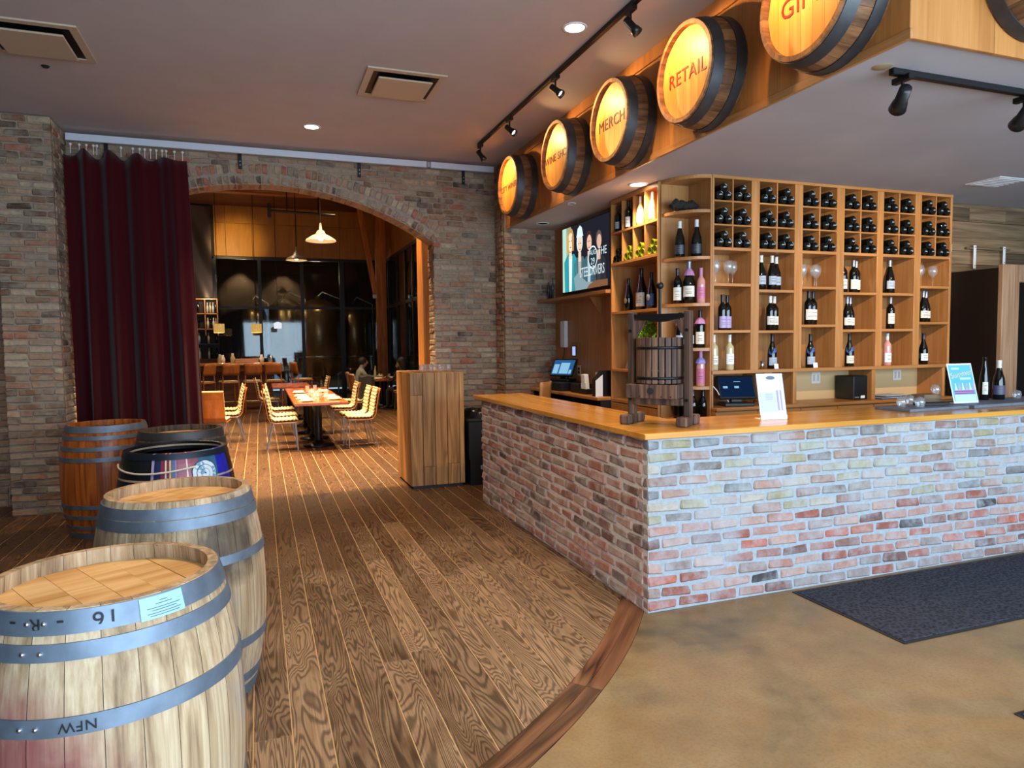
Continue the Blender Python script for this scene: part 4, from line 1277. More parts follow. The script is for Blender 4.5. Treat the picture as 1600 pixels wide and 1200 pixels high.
ZT, Z1, Z2, Z3, ZB = 2.988, 2.776, 2.577, 2.378, 1.345
sp('top_rail', (SHX0, YS-.004, 2.962), (SHX1, YB, ZT), M_OAKX)
sp('back_panel', (SHX0, YB-.01, .02), (SHX1, YB, 2.962))
sp('side_panel', (SHX0, YS, ZB), (3.622, YB-.01, 2.962))
sp('side_panel', (6.362, YS, ZB), (SHX1, YB-.01, 2.962))
for (a, b) in zip(CELLS[:-1], CELLS[1:]):
    sp('post', (a[1], YS-.002, ZB), (b[0], YB-.01, 2.962))
for ci, (a, b) in enumerate(CELLS):
    for z in (Z1, Z2): sp('shelf_board', (a, YS, z-.007), (b, YB-.01, z+.007), M_OAKX)
    sp('shelf_board', (a, YS, Z3-.013), (b, YB-.01, Z3+.013), M_OAKX)
    m = (a+b)/2
    sp('divider', (m-.006, YS+.001, Z3+.013), (m+.006, YB-.01, 2.962))
    for z in LOWZ[ci]: sp('shelf_board', (a, YS, z-.024), (b, YB-.01, z), M_OAKX)
sp('base_board', (SHX0, YS-.01, ZB-.03), (SHX1, YB, ZB), M_OAKX)
M_PALEBACK = plain('pale_back_panel', '#c9a878', .5)
sp('niche_back', (4.23, YB-.03, 1.03), (6.30, YB-.012, ZB-.03), M_PALEBACK)
for x0, x1 in ((4.155, 4.225), (4.468, 4.508), (5.392, 5.436), (6.302, 6.336), (SHX0, 3.62)):
    sp('upright', (x0, YS, 1.03), (x1, YB-.01, ZB-.03))
ctp = sp('back_counter', (SHX0, 4.855, 1.0), (SHX1, YB-.01, 1.03), M_OAKX, .006)
xs = [3.60, 4.04, 4.508, 4.924, 5.36, 5.8, SHX1]
for a, b in zip(xs[:-1], xs[1:]):
    d = sp('drawer_front', (a+.003, 4.872, .80), (b-.003, 4.895, .996), M_OAKX)
    MB().cbox((-.05, -.018, -.006), (.05, -.011, .006), .002).build('handle', M_BLACK, d)
    sp('cabinet_door', (a+.003, 4.872, .06), (b-.003, 4.895, .795))
sp('carcass', (SHX0, 4.895, .05), (SHX1, YB-.01, 1.0), M_OAK)
for x in (4.985, 6.02):
    o = MB().cbox((-.055, -.006, -.055), (.055, 0, .055), .003).build('outlet_plate', plain('outlet_white', '#d8d2c6', .5), sh, (x-SHX0, YB-.03-YS, 1.235))
    for s_ in (-1, 1): MB().box((s_*.024-.012, -.0075, -.03), (s_*.024+.012, -.006, .03)).build('socket', plain('socket_grey', '#b5afa3', .5), o)

# lying bottles in the cubbies, three to a cubby
LY = MB().lathe(BP['bordeaux'][2:], 18, None, True, False, False)
LY.lathe([(.0001, .012), (.020, .010), (.030, .001)], 18, None, True, False, False)
LY.lathe([(.030, .001), (.0345, 0), (.0375, .004)], 18, None, False, False, False)
LYM = LY.mesh('wine_bottle', M_BOTTLE)
rows_n = ['top', 'middle', 'lower']; pos_n = ['lower left', 'lower right', 'upper']
rr = random.Random(12)
for ci, (a, b) in enumerate(CELLS):
    m = (a+b)/2
    for half, (x0, x1) in enumerate(((a, m-.006), (m+.006, b))):
        for ri, zf in enumerate((Z1+.0072, Z2+.0072, Z3+.0132)):
            r = .0380; w = x1-x0
            xl = x0+r+.004+rr.random()*.012; xr = x1-r-.004-rr.random()*.012
            if xr-xl > .09: xr = xl+.09
            xu = (xl+xr)/2; hz = sqrt(max(.0004, (2*r)**2-((xr-xl)/2)**2))
            for pi_, (x, z) in enumerate(((xl, zf+r), (xr, zf+r), (xu, zf+r+hz+.0005))):
                o = obj('wine_bottle', LYM, None, (x, YS-.075+rr.random()*.02+.08, z), (-pi/2, rr.random()*6, 0))
                o.location.y = YB-.012-.305-.0+rr.random()*.004+ (-.0)
                tag(o, 'dark bottle lying %s in the %s-row cubby, %s cubby from the left' % (pos_n[pi_], rows_n[ri], words[ci*2+half]), 'bottle', 'dark bottles lying in the shelf cubbies')

# standing bottles: (column, row, [(x, kind, glass, cap, label mat, lz, words)])
C_W = plain('white_capsule', '#cfcfc9', .4); C_D = plain('dark_capsule', '#15151a', .35); C_S = plain('silver_capsule', '#8b8f98', .3, .6)
col_n = ['first', 'second', 'third', 'fourth', 'fifth', 'sixth']
def shelf_bottle(ci, row, x, y, desc, **kw):
    z = (LOWZ[ci][0], LOWZ[ci][1], ZB)[row]
    bottle(desc, (x, y, z+.0005), **kw)
rn = ['upper', 'middle', 'bottom']
def sl(ci, row, what): return '%s, %s open cell, %s shelf column' % (what, rn[row], col_n[ci])
Y0 = 5.02
for (ci, row, x, y, what, kw) in [
 (1, 0, 4.182, Y0, 'dark bottle with white label at left', dict(kind='burgundy', cap=C_W, lab=M_LABELG)),
 (1, 0, 4.300, Y0, 'dark bottle with white label in the middle', dict(kind='burgundy', cap=C_W, lab=M_LABELG)),
 (1, 0, 4.390, Y0+.05, 'dark bottle with white label at right', dict(kind='burgundy', cap=C_W, lab=M_LABELG)),
 (3, 0, 5.115, Y0, 'dark bottle with cream label at left', dict(cap=C_D, lab=M_LABEL, lz=(.035, .125))),
 (3, 0, 5.239, Y0, 'dark bottle with cream label in the middle', dict(cap=C_S, lab=M_LABEL, lz=(.035, .125))),
 (3, 0, 5.335, Y0+.06, 'dark bottle with cream label at right', dict(cap=C_S, lab=M_LABEL, lz=(.035, .125))),
 (4, 0, 5.690, Y0, 'dark sparkling bottle with grey label in front', dict(kind='champagne', cap=C_S, lab=M_LABELG, lz=(.045, .12))),
 (4, 0, 5.775, Y0+.09, 'dark sparkling bottle behind another', dict(kind='champagne', cap=C_S, lab=M_LABELG, lz=(.045, .12))),
 (0, 1, 3.775, Y0, 'dark bottle with violet label at left', dict(cap=C_D, lab=M_LABELV, lz=(.02, .12))),
 (0, 1, 3.862, Y0+.05, 'dark bottle with violet label at right', dict(cap=C_D, lab=M_LABELV, lz=(.02, .12))),
 (1, 1, 4.285, Y0, 'dark bottle with pale cap and white label at left', dict(cap=C_W, lab=M_LABEL)),
 (1, 1, 4.372, Y0+.05, 'dark bottle with pale cap and white label at right', dict(cap=C_W, lab=M_LABEL)),
 (2, 1, 4.715, Y0, 'dark bottle with slanted white label at left', dict(cap=C_D, lab=M_LABEL, lz=(.045, .14))),
 (2, 1, 4.803, Y0+.04, 'dark bottle with slanted white label at right', dict(cap=C_D, lab=M_LABEL, lz=(.045, .14))),
 (3, 1, 5.170, Y0, 'dark sloping bottle with cream label at left', dict(kind='burgundy', cap=C_S, lab=M_LABEL, lz=(.04, .11))),
 (3, 1, 5.268, Y0+.06, 'dark sloping bottle with cream label at right', dict(kind='burgundy', cap=C_S, lab=M_LABEL, lz=(.04, .11))),
 (4, 1, 5.708, Y0, 'single dark bottle with cream label', dict(cap=C_S, lab=M_LABEL, lz=(.05, .15))),
 (5, 1, 6.134, Y0, 'dark sloping bottle with cream label at left', dict(kind='burgundy', cap=C_S, lab=M_LABEL, lz=(.04, .11))),
 (5, 1, 6.232, Y0+.05, 'dark sloping bottle with cream label at right', dict(kind='burgundy', cap=C_S, lab=M_LABEL, lz=(.04, .11))),
 (0, 2, 3.688, Y0, 'clear bottle cut off by the left frame', dict(glass=M_CLEARB, lab=M_LABEL, cap=C_W)),
 (0, 2, 3.852, Y0, 'clear white-wine bottle with white label', dict(glass=M_CLEARB, lab=M_PAPER, cap=C_W, lz=(.05, .14))),
 (1, 2, 4.310, Y0, 'dark bottle with blue shoulder label', dict(kind='burgundy', lab=M_LABELG, band=M_LABELB, cap=C_D, lz=(.03, .10))),
 (2, 2, 4.742, Y0, 'dark bottle with blue shoulder label', dict(kind='burgundy', lab=M_LABELG, band=M_LABELB, cap=C_D, lz=(.03, .10))),
 (3, 2, 5.205, Y0, 'dark bottle with blue shoulder label', dict(kind='burgundy', lab=M_LABEL, band=M_LABELB, cap=C_D, lz=(.03, .10))),
 (4, 2, 5.676, Y0, 'pale pink bottle with white label', dict(glass=M_ROSE, lab=M_PAPER, cap=C_W, lz=(.03, .12))),
 (5, 2, 6.062, Y0+.10, 'dark bottle standing behind at left', dict(kind='burgundy', cap=C_D, lab=M_LABEL, lz=(.04, .1))),
 (5, 2, 6.150, Y0, 'dark bottle with white label in front', dict(kind='burgundy', cap=C_D, lab=M_PAPER, lz=(.035, .105))),
]:
    shelf_bottle(ci, row, x, y, sl(ci, row, what), **kw)

WG = MB().lathe([(.034, 0), (.034, .002), (.006, .006), (.0036, .02), (.0036, .085), (.012, .095), (.036, .125), (.042, .155), (.036, .205), (.0348, .205), (.0405, .155), (.034, .127), (.0001, .099)], 20, None, True, False, False).mesh('wine_glass', M_GLASS)
for (ci, xs_) in ((0, (3.70, 3.768, 3.85, 3.94)), (2, (4.64, 4.72, 4.80, 4.88)), (5, (6.08, 6.17, 6.28))):
    for i, x in enumerate(xs_):
        o = obj('wine_glass', WG, None, (x, Y0+(.0, .09, .02, .08)[i], LOWZ[ci][0]+.0005))
        tag(o, '%s stemmed wine glass from the left, upper open cell, %s shelf column' % (words[i], col_n[ci]), 'glass', 'stemmed glasses on the shelf')
tag(MB().lathe([(.0001, 0), (.02, 0), (.014, .035), (.02, .07), (.0001, .07)], 14).build('jigger', M_CHROME, None, (4.185, 5.0, ZB+.0005)), 'small steel jigger beside the blue-label bottle, second shelf column', 'jigger')
for (x, w, lab) in ((4.305, .045, 'small white price card before the blue-label bottle, second column'), (4.745, .05, 'small pale price card before the blue-label bottle, third column')):
    tag(MB().cbox((-w/2, -.001, 0), (w/2, .001, .045), .0005, RXm(-.15)).build('price_card', M_PAPER, None, (x, 4.955, ZB+.0008)), lab, 'card')

# things in the niches under the shelf
def pos_terminal(label, loc, rotz, on=True):
    b = thing('pos_terminal', label, 'register', loc, rotz)
    MB().cbox((-.13, -.06, 0), (.13, .12, .03), .006).build('base', M_BLACKP, b)
    MB().cbox((-.05, .02, .03), (.05, .07, .16), .006).build('stand', M_BLACKP, b)
    Mx = T(0, -.02, .06) @ RXm(-.5)
    MB().cbox((-.165, -.012, 0), (.165, .012, .225), .006, Mx).build('housing', M_BLACKP, b)
    MB().box((-.148, -.0135, .018), (.148, -.012, .207), Mx).build('screen', emit('pos_screen_'+('on' if on else 'dim'), '#2a5f96' if on else '#13284a', (.5 if on else .4)), b)
    tiles = MB()
    for (x0, z0, x1, z1) in (((-.135, .03, -.06, .15), (-.04, .03, .09, .17), (.1, .03, .135, .08)) if on else ((-.12, .10, -.08, .12), (-.02, .10, .02, .12), (-.02, .16, .04, .165))):
        tiles.box((x0, -.0145, z0), (x1, -.0135, z1), Mx)
    tiles.build('screen_tiles', emit('pos_tiles', '#8fc4e4', .5), b)
    return b
pos_terminal('dark touchscreen register in the niche under the first shelf column', (3.90, 4.97, 1.031), radians(-18), False)
pos_terminal('lit touchscreen register on the side counter by the brick pier', (3.33, 7.42, 1.1462), radians(-62), True)
cb = MB()
cb.tube([(3.66+.02*i, 5.03+.02*sin(i*1.3), 1.22-.018*i+.02*sin(i)) for i in range(10)], .005, 6)
tag(cb.build('cable', M_WHITE), 'loose white cable beside the niche register', 'cable')
cb = MB(); cb.tube([(4.12+.012*i, 5.02+.03*sin(i*.9), 1.037+.03*abs(sin(i*.8))) for i in range(9)], .005, 6)
tag(cb.build('cable', M_BLACK), 'black cable end right of the menu holder on the back counter', 'cable')
bk = thing('black_box', 'black computer box in the niche under the fourth shelf column', 'computer', (5.29, 5.07, 1.0305))
MB().cbox((-.085, -.11, 0), (.085, .11, .225), .006).build('case', M_BLACKP, bk)
MB().box((.0, -.1115, .015), (.05, -.11, .04)).build('sticker', M_PAPER, bk)
MB().box((-.07, -.1115, .02), (-.02, -.11, .03)).build('badge', plain('badge_grey', '#777a80', .4), bk)
for i in range(4):
    tag(MB().cbox((-.15, -.1, 0), (.15, .1, .008), .001).build('menu_folder', [plain('folder_blue', '#3a4860', .5), M_LABELG, plain('folder_dark', '#23262d', .5), M_LABELG][i], None, (5.64+.01*i, 5.0, 1.0308+.0085*i), .05*i-.06), ['dark blue folder at the bottom of the stack in the right niche', 'pale folder second from the bottom in the right niche', 'dark folder third in the stack in the right niche', 'pale folder on top of the stack in the right niche'][i], 'folder', 'folders stacked in the right niche')
tag(MB().cbox((-.13, -.09, 0), (.13, .09, .01), .001).build('menu_folder', MATS['folder_dark'], None, (5.99, 5.0, 1.0308), .1), 'flat black folder beside the folder stack in the niche', 'folder')

# ------------------------------------------------------------------ curved corner shelf
cs = thing('corner_shelf', 'rounded honey-oak corner shelf with quarter-circle boards', 'shelf', (3.601, 5.268, 0))
RQ = .325
def quarter(r=RQ, n=14):
    return [(0, 0)]+[(-r*sin(pi/2*i/n)*.86, -r*cos(pi/2*i/n)*1.02) for i in range(n+1)]
for z in (2.701, 2.312, 1.920, 1.541, 1.213):
    MB().prism(quarter(), -.026, 0).build('shelf_board', M_OAKX, cs, (0, 0, z))
MB().prism(quarter(RQ+.004), 0, .03).build('top_board', M_OAKX, cs, (0, 0, 2.958))
MB().prism(quarter(), -.03, 0).build('bottom_board', M_OAKX, cs, (0, 0, .93))
MB().box((-.29, -.012, .05), (0, 0, 2.958)).build('back_panel', M_OAK, cs)
MB().box((-.014, -.335, .05), (0, -.012, 2.958)).build('side_panel', M_OAK, cs)
MB().prism(quarter(RQ-.03), .05, .90).build('cabinet', M_OAK, cs)
cz = [2.7015, 2.3125, 1.9205, 1.5415, 1.2135, .9305]
# driftwood-like bundle on the top board
dw = MB(); rr = random.Random(15)
for i in range(7):
    x = -.19+.028*i
    dw.tube([(x-.05, -.02*rr.random(), .035), (x, -.015+.03*rr.random(), .05+.025*rr.random()), (x+.05, -.02*rr.random(), .04)], [.022, .032+.008*rr.random(), .02], 8)
tag(dw.build('vine_bundle', plain('dark_bark', '#1d1713', .9, 0, .3, 40), None, (3.55, 5.12, 2.7025)), 'dark gnarled vine bundle on the top rounded corner shelf', 'decoration')
tag(MB().cbox((-.03, -.02, 0), (.03, .02, .008), .003).build('cork', M_LABEL, None, (3.40, 5.16, 2.7025)), 'small pale cork piece at the edge of the top corner shelf', 'cork')
C_P = plain('pink_tag', '#b57fa6', .6)
G2 = 'bottles on the rounded corner shelf'
bottle('dark swing-top bottle at left on the second corner shelf', (3.415, 5.13, cz[1]), 'champagne', None, C_W, plain('smoke_label', '#2f3640', .4), (.03, .11), -125, 60, .98, G2)
bottle('dark swing-top bottle at right on the second corner shelf', (3.53, 5.05, cz[1]), 'champagne', None, C_W, MATS['smoke_label'], (.03, .11), -125, 60, 1.0, G2)
bottle('dark bottle with cream label at left on the third corner shelf', (3.40, 5.14, cz[2]), 'bordeaux', None, C_D, M_LABEL, (.03, .14), -125, 60, 1.0, G2)
bottle('large dark bottle with pink neck tag on the third corner shelf', (3.475, 5.08, cz[2]), 'champagne', None, C_S, M_LABEL, (.05, .13), -125, 65, 1.14, G2, C_P)
bottle('pink rose bottle at right on the third corner shelf', (3.555, 5.02, cz[2]), 'bordeaux', M_ROSE, C_P, M_LABELP, (.04, .14), -125, 65, .98, G2)
bottle('dark bottle with pink tag behind the press screw on the fourth corner shelf', (3.43, 5.14, cz[3]), 'burgundy', None, C_D, M_LABELG, (.03, .11), -125, 60, 1.0, G2, C_P)
bottle('dark bottle with white label behind the right press post', (3.50, 5.09, cz[3]), 'bordeaux', None, C_D, M_LABEL, (.04, .12), -125, 60, .9, G2)
bottle('dark bottle with cream label and pink tag right of the press post', (3.555, 5.03, cz[3]), 'bordeaux', None, C_D, M_LABEL, (.03, .13), -125, 60, 1.05, G2, C_P)
bottle('dark bottle with violet tag beside the press basket on the fifth corner shelf', (3.47, 5.10, cz[4]), 'bordeaux', None, C_W, M_LABELG, (.03, .12), -125, 60, 1.0, G2, plain('violet_tag', '#8f86c2', .6))
bottle('pink patterned bottle with violet tag on the fifth corner shelf', (3.555, 5.02, cz[4]), 'bordeaux', M_ROSE, C_P, M_LABELP, (.03, .15), -125, 70, 1.0, G2, MATS['violet_tag'])
for i, (x, y) in enumerate(((3.41, 5.15), (3.45, 5.09), (3.50, 5.05), (3.53, 5.12), (3.565, 5.00))):
    bottle('%s dark unlabelled bottle from the left on the lowest corner shelf' % words[i], (x, y, cz[5]), 'burgundy', None, C_D, None, (.03, .1), -125, 60, .86, G2)

# ------------------------------------------------------------------ side cabinet with cubbies facing the aisle
XL = 3.29
sd = thing('side_cabinet', 'tall oak side cabinet with small cubbies beside the television', 'cabinet', (XL, 5.27, 0))
def sb(name, lo, hi, mat=M_OAK):
    o_ = (XL, 5.27, 0)
    return MB().cbox(tuple((lo[i]-hi[i])/2 for i in range(3)), tuple((hi[i]-lo[i])/2 for i in range(3)), .0015).build(name, mat, sd, tuple((lo[i]+hi[i])/2-o_[i] for i in range(3)))
sb('end_panel', (XL, 5.27, .05), (3.59, 5.288, 2.985)); sb('end_panel', (XL, 6.122, .05), (3.59, 6.139, 2.985))
sb('back_panel', (3.58, 5.288, .05), (3.59, 6.122, 2.985)); sb('top_board', (XL, 5.288, 2.945), (3.58, 6.122, 2.985), M_OAKY)
for z, th in ((2.669, .02), (2.371, .026), (1.894, .026), (1.335, .022), (1.04, .03)):
    sb('shelf_board', (XL, 5.288, z-th), (3.58, 6.122, z), M_OAKY)
for y in (5.496, 5.704, 5.914):
    sb('divider', (XL+.001, y-.007, 2.669), (3.58, y+.007, 2.945)); sb('divider', (XL+.001, y-.007, 2.371), (3.58, y+.007, 2.649))
sb('cabinet_door', (XL, 5.288, .06), (XL+.02, 5.70, 1.0)); sb('cabinet_door', (XL, 5.704, .06), (XL+.02, 6.12, 1.0))
G3 = 'bottles in the side cabinet'
bottle('dark bottle with small label in the left upper cubby', (3.335, 6.065, 2.6695), 'bordeaux', None, C_D, M_LABELG, (.04, .12), -150, 50, .82, G3)
bottle('dark bottle with white label in the second upper cubby', (3.335, 5.86, 2.6695), 'bordeaux', None, C_D, M_PAPER, (.02, .13), -150, 55, .86, G3)
bottle('brightly lit clear bottle in the third upper cubby', (3.335, 5.645, 2.6695), 'burgundy', M_CLEARB, C_W, M_PAPER, (.03, .13), -150, 55, .86, G3)
bottle('brightly lit clear bottle in the rightmost upper cubby', (3.335, 5.435, 2.6695), 'burgundy', M_CLEARB, C_W, M_PAPER, (.03, .13), -150, 55, .86, G3)
LYG = LY.mesh('wine_bottle', M_GREEN)
for k_, y0 in enumerate((5.288, 5.503, 5.711, 5.921)):
    for pi_, (dy, dz) in enumerate(((.045, .038), (.135, .038), (.090, .099))):
        o = obj('wine_bottle', LYM if k_ == 3 else LYG, None, (XL+.01, y0+dy+.008, 2.3715+dz), (0, pi/2, 0))
        o.scale = (1, 1, .92)
        tag(o, '%s bottle lying %s in the %s green-bottle cubby from the right' % ('dark' if k_ == 3 else 'green', ['right', 'left', 'on top'][pi_], words[k_]), 'bottle', 'bottles lying in the side cabinet')
def tagged_bottle(label, loc, sc_, lab, medal):
    b = bottle(label, loc, 'burgundy', None, C_D, lab, (.03, .13), -150, 60, sc_, G3, None)
    mb = MB()
    mb.lathe([(.0001, 0), (.026, 0), (.026, .003), (.0001, .003)], 18, T(-.043, -.02, .10) @ RYm(-pi/2))
    mb.build('medal', medal, b)
    MB().tube([(-.014, 0, .26), (-.03, -.012, .19), (-.044, -.02, .128)], .003, 6).build('ribbon', C_P, b)
    return b
tagged_bottle('dark bottle with a round medal at left on the open side shelf', (3.40, 5.98, 1.8945), 1.05, None, M_GOLDF)
tagged_bottle('large black bottle with ornate white pattern on the open side shelf', (3.42, 5.77, 1.8945), 1.30, M_LABEL, M_LABEL)
tagged_bottle('dark bottle with blue ribbon tag at right on the open side shelf', (3.40, 5.56, 1.8945), 1.1, M_LABELB, M_LABELG)
bottle('dark slim bottle in the right corner of the open side shelf', (3.42, 5.37, 1.8945), 'bordeaux', None, C_D, M_LABEL, (.04, .12), -150, 50, 1.0, G3)
# potted plant on the shelf behind the press
pl_ = thing('potted_plant', 'bright green leafy plant in a small pot behind the press', 'plant', (3.395, 5.60, 1.3355))
pl_.scale = (1.2, 1.2, 1.2)
MB().lathe([(.0001, 0), (.06, 0), (.075, .12), (.068, .12), (.0001, .11)], 20, None, True, False, False).build('pot', plain('terracotta', '#7a5a44', .8), pl_)
lf = MB(); rr = random.Random(19)
for i in range(260):
    th = rr.random()*2*pi; ph = rr.random()*1.3; R_ = .07+.07*rr.random()
    c = Vector((R_*sin(ph)*cos(th)*1.15, R_*sin(ph)*sin(th)*1.15, .19+R_*cos(ph)*1.5))
    a = Vector((rr.random()-.5, rr.random()-.5, rr.random()-.3)).normalized()*.024; b_ = a.orthogonal().normalized()*.012
    lf.add([c-a, c+b_, c+a, c-b_], [(0, 1, 2, 3)])
stuff(lf.build('foliage', plain('leaf_green', '#7fae2e', .5, 0, .3, 30), pl_))
for i, y in enumerate((5.70, 5.80, 5.92)):
    tag(MB().lathe([(.0001, 0), (.022, 0), (.022, .05), (.014, .062), (.014, .075), (.0001, .075)], 14).build('spice_jar', M_GLASS, None, (3.36, y, 1.3355)), '%s small glass jar from the right on the low side shelf' % words[i], 'jar', 'small jars on the side cabinet')
bottle('dark slim bottle at the bottom of the side cabinet', (3.40, 5.62, 1.0405), 'bordeaux', None, C_D, None, (.04, .12), -150, 50, .85, G3)
# ------------------------------------------------------------------ television and side counter
tv = thing('television', 'wall-mounted television showing a concert poster above the side counter', 'television', (3.40, 6.945, 2.555))
MB().cbox((0, -.60, -.385), (.05, .60, .385), .006).build('housing', M_BLACKP, tv)
MB().box((.05, -.2, -.2), (.084, .2, .2)).build('wall_mount', M_BLACK, tv)
# the picture: local u runs from the far (left) edge to the near (right) edge of the screen, v upward
SWd, SHt = 1.16, .735
def scr(name, pts, colr, layer, strength=.66):
    x = -.0012-.0004*layer
    vs = [(x, .58-u*SWd, -.3675+v*SHt) for (u, v) in pts]
    MB().add(vs, [tuple(range(len(vs)))]).build(name, emit('screen_'+colr.strip('#'), colr, strength), tvs)
tvs = MB().box((-.001, -.58, -.3675), (0, .58, .3675)).build('screen', emit('screen_bg', '#23242e', .5), tv)
def ell(cx, cy, rx, ry, n=18, a0=0, a1=2*pi): return [(cx+rx*cos(a0+(a1-a0)*i/n), cy+ry*sin(a0+(a1-a0)*i/n)) for i in range(n)]
scr('picture_backdrop', [(0, 0), (.12, 0), (.10, 1), (0, 1)], '#a9cfc0', 1)
scr('picture_backdrop', [(.10, .3), (.2, .3), (.2, 1), (.09, 1)], '#7d9a8a', 1)
def figure(u, top, rx, ry, hair, skin, shirt, inner, wide=1.0):
    scr('picture_shirt', [(u-.12*wide, 0), (u-.13*wide, top-.50), (u-.07*wide, top-.40), (u+.07*wide, top-.40), (u+.13*wide, top-.50), (u+.14*wide, 0)], shirt, 2)
    scr('picture_inner', [(u-.03*wide, 0), (u-.035*wide, top-.42), (u+.035*wide, top-.42), (u+.02*wide, 0)], inner, 3)
    scr('picture_neck', [(u-.03, top-.47), (u-.03, top-.33), (u+.03, top-.33), (u+.03, top-.47)], skin, 4)
    scr('picture_hair', ell(u, top-.18, rx*1.32, ry*1.28), hair, 5)
    scr('picture_face', ell(u+.006, top-.21, rx, ry), skin, 6)
figure(.80, .86, .045, .10, '#5a4a44', '#caa590', '#2c2c34', '#3a3a42')
figure(.60, .88, .05, .115, '#3a2a26', '#d9b09a', '#3c5a66', '#9fb8c0')
figure(.40, .90, .05, .12, '#cfe0e4', '#e0c4b0', '#44606e', '#a9a49c')
scr('picture_hat', [(.33, .80), (.36, .93), (.41, .97), (.45, .93), (.48, .80)], '#cfe3ea', 7)
figure(.19, .97, .062, .15, '#b58a4e', '#e8d2b4', '#2f8f98', '#d8e4dc', 1.15)
scr('picture_hair', [(.11, .58), (.10, .86), (.14, .95), (.155, .80), (.15, .60)], '#c39a5a', 7)
scr('picture_hair', [(.235, .62), (.225, .84), (.25, .90), (.275, .82), (.27, .62)], '#a87c46', 7)
for (cx, cy) in ((.175, .78), (.215, .78), (.385, .70), (.42, .70), (.585, .69), (.62, .69)): scr('picture_eye', ell(cx, cy, .009, .010, 8), '#2a2320', 8)
for (cx, cy) in ((.195, .685), (.405, .61), (.605, .60)): scr('picture_mouth', ell(cx, cy, .02, .008, 10), '#9a4a42', 8)
scr('picture_arm', [(.30, .0), (.27, .20), (.36, .26), (.55, .10), (.72, .08), (.72, .0)], '#7f949c', 7)
scr('picture_instrument', [(.55, 0), (.60, .05), (.72, .10), (.97, .09), (.97, 0)], '#7a5238', 8)
scr('picture_badge', ell(.68, .44, .095, .17), '#d4e6ea', 9)
scr('picture_badge', ell(.68, .44, .083, .15), '#20303a', 10)
def scr_text(body, u, v, size, colr, layer, sx=1.0):
    Mx = T(-.0012-.0004*layer, .58-u*SWd, -.3675+v*SHt) @ Matrix(((0, 0, -1, 0), (-1, 0, 0, 0), (0, 1, 0, 0), (0, 0, 0, 1))) @ SC(sx, 1, 1)
    text_obj(body, size, Mx, emit('screen_txt'+colr.strip('#'), colr, .55), tvs, 'picture_text', .0001)
scr_text('THE', .87, .50, .12, '#d8ecf0', 11, .9)
scr_text('STEELDRIVERS', .66, .245, .15, '#d8ecf0', 11, .62)
scr_text('AUG', .68, .51, .075, '#d8ecf0', 11); scr_text('29', .68, .38, .10, '#d8ecf0', 11)

ts = thing('tv_shelf', 'long wooden wall shelf under the television', 'shelf', (3.24, 6.15, 2.12))
MB().cbox((0, 0, -.035), (.244, 1.79, 0), .003).build('board', M_OAKY, ts)
MB().prism([(.10, -.036), (.244, -.036), (.244, -.24)], -.015, .015, T(0, .55, 0) @ MXZ).build('bracket', M_OAK, ts)
for i, (y, h, r) in enumerate(((7.86, .22, .013), (7.80, .17, .012), (7.74, .26, .012))):
    tag(MB().lathe([(.0001, 0), (r, 0), (r, h*.7), (r*.5, h*.8), (r*.5, h), (.0001, h)], 10).build('slim_bottle', plain('smoke_glass', '#3a4248', .2), None, (3.36, y, 2.1205)), '%s slim dark object from the left on the television shelf' % words[i], 'bottle', 'slim objects left of the television')
M_DEEP = plain('near_black', '#090807', .7)
sc2 = thing('side_counter', 'wooden side counter under the television', 'counter', (3.14, 6.142, 0))
MB().cbox((0, 0, 1.018), (.342, 1.80, 1.05), .004).build('worktop', M_OAKY, sc2)
MB().box((.30, 0.01, 0), (.342, 1.79, 1.018)).build('back_board', M_DEEP, sc2)
MB().box((.06, .01, .30), (.30, 1.79, .32)).build('low_shelf', M_DEEP, sc2)
MB().box((.04, .005, 0), (.342, .03, 1.018)).build('side_panel', M_DEEP, sc2); MB().box((.04, 1.77, 0), (.342, 1.795, 1.018)).build('side_panel', M_DEEP, sc2)
for i, (y, r) in enumerate(((6.95, .03), (6.86, .022), (6.78, .026))):
    tag(MB().lathe([(.0001, 0), (r, 0), (r, .12), (r*.5, .15), (r*.5, .19), (.0001, .19)], 12).build('small_bottle', [M_LABELG, M_BOTTLE, M_GOLDF][i], None, (3.24, y, .3205)), ['grey', 'dark', 'pale foil'][i]+' bottle on the shelf below the side counter', 'bottle')
# thermostat, wall unit, outlets
th = thing('wall_tablet', 'small lit tablet in a clear frame on the wood panel wall', 'tablet', (3.4845, 7.36, 1.50))
MB().cbox((-.012, -.10, -.10), (0, .10, .10), .003).build('frame', plain('frame_brown', '#8a6238', .5), th)
MB().cbox((-.02, -.035, -.062), (-.012, .062, .062), .003).build('tablet', M_BLACKP, th)
MB().box((-.021, -.028, -.052), (-.02, .055, .052)).build('screen', emit('tablet_screen', '#9fb4f0', .6), th)
wu = thing('wall_unit', 'slim white box on the wood panel wall left of the tablet', 'wall box', (3.4845, 7.635, 1.70))
MB().cbox((-.05, -.065, -.16), (0, .065, .16), .01).build('case', M_WHITE, wu)
MB().tube([(-.02, 0, -.16), (-.02, .02, -.25), (-.02, .10, -.36), (-.02, .14, -.45)], .004, 6).build('cord', M_BLACK, wu)
for y, lab in ((7.47, 'white outlet plate left of the other, above the side counter'), (7.27, 'beige outlet plate with a plug above the side counter')):
    b = thing('outlet', lab, 'outlet', (3.4845, y, 1.275))
    MB().cbox((-.006, -.045, -.06), (0, .045, .06), .002).build('plate', plain('beige_plate', '#c9bfa6', .5), b)
    MB().box((-.009, -.02, -.035), (-.006, .02, -.005)).build('socket', M_INK, b); MB().box((-.009, -.02, .005), (-.006, .02, .035)).build('socket', M_INK, b)
cdw = thing('cash_drawer', 'black cash drawer under the lit register', 'cash drawer', (3.325, 7.36, 1.0505))
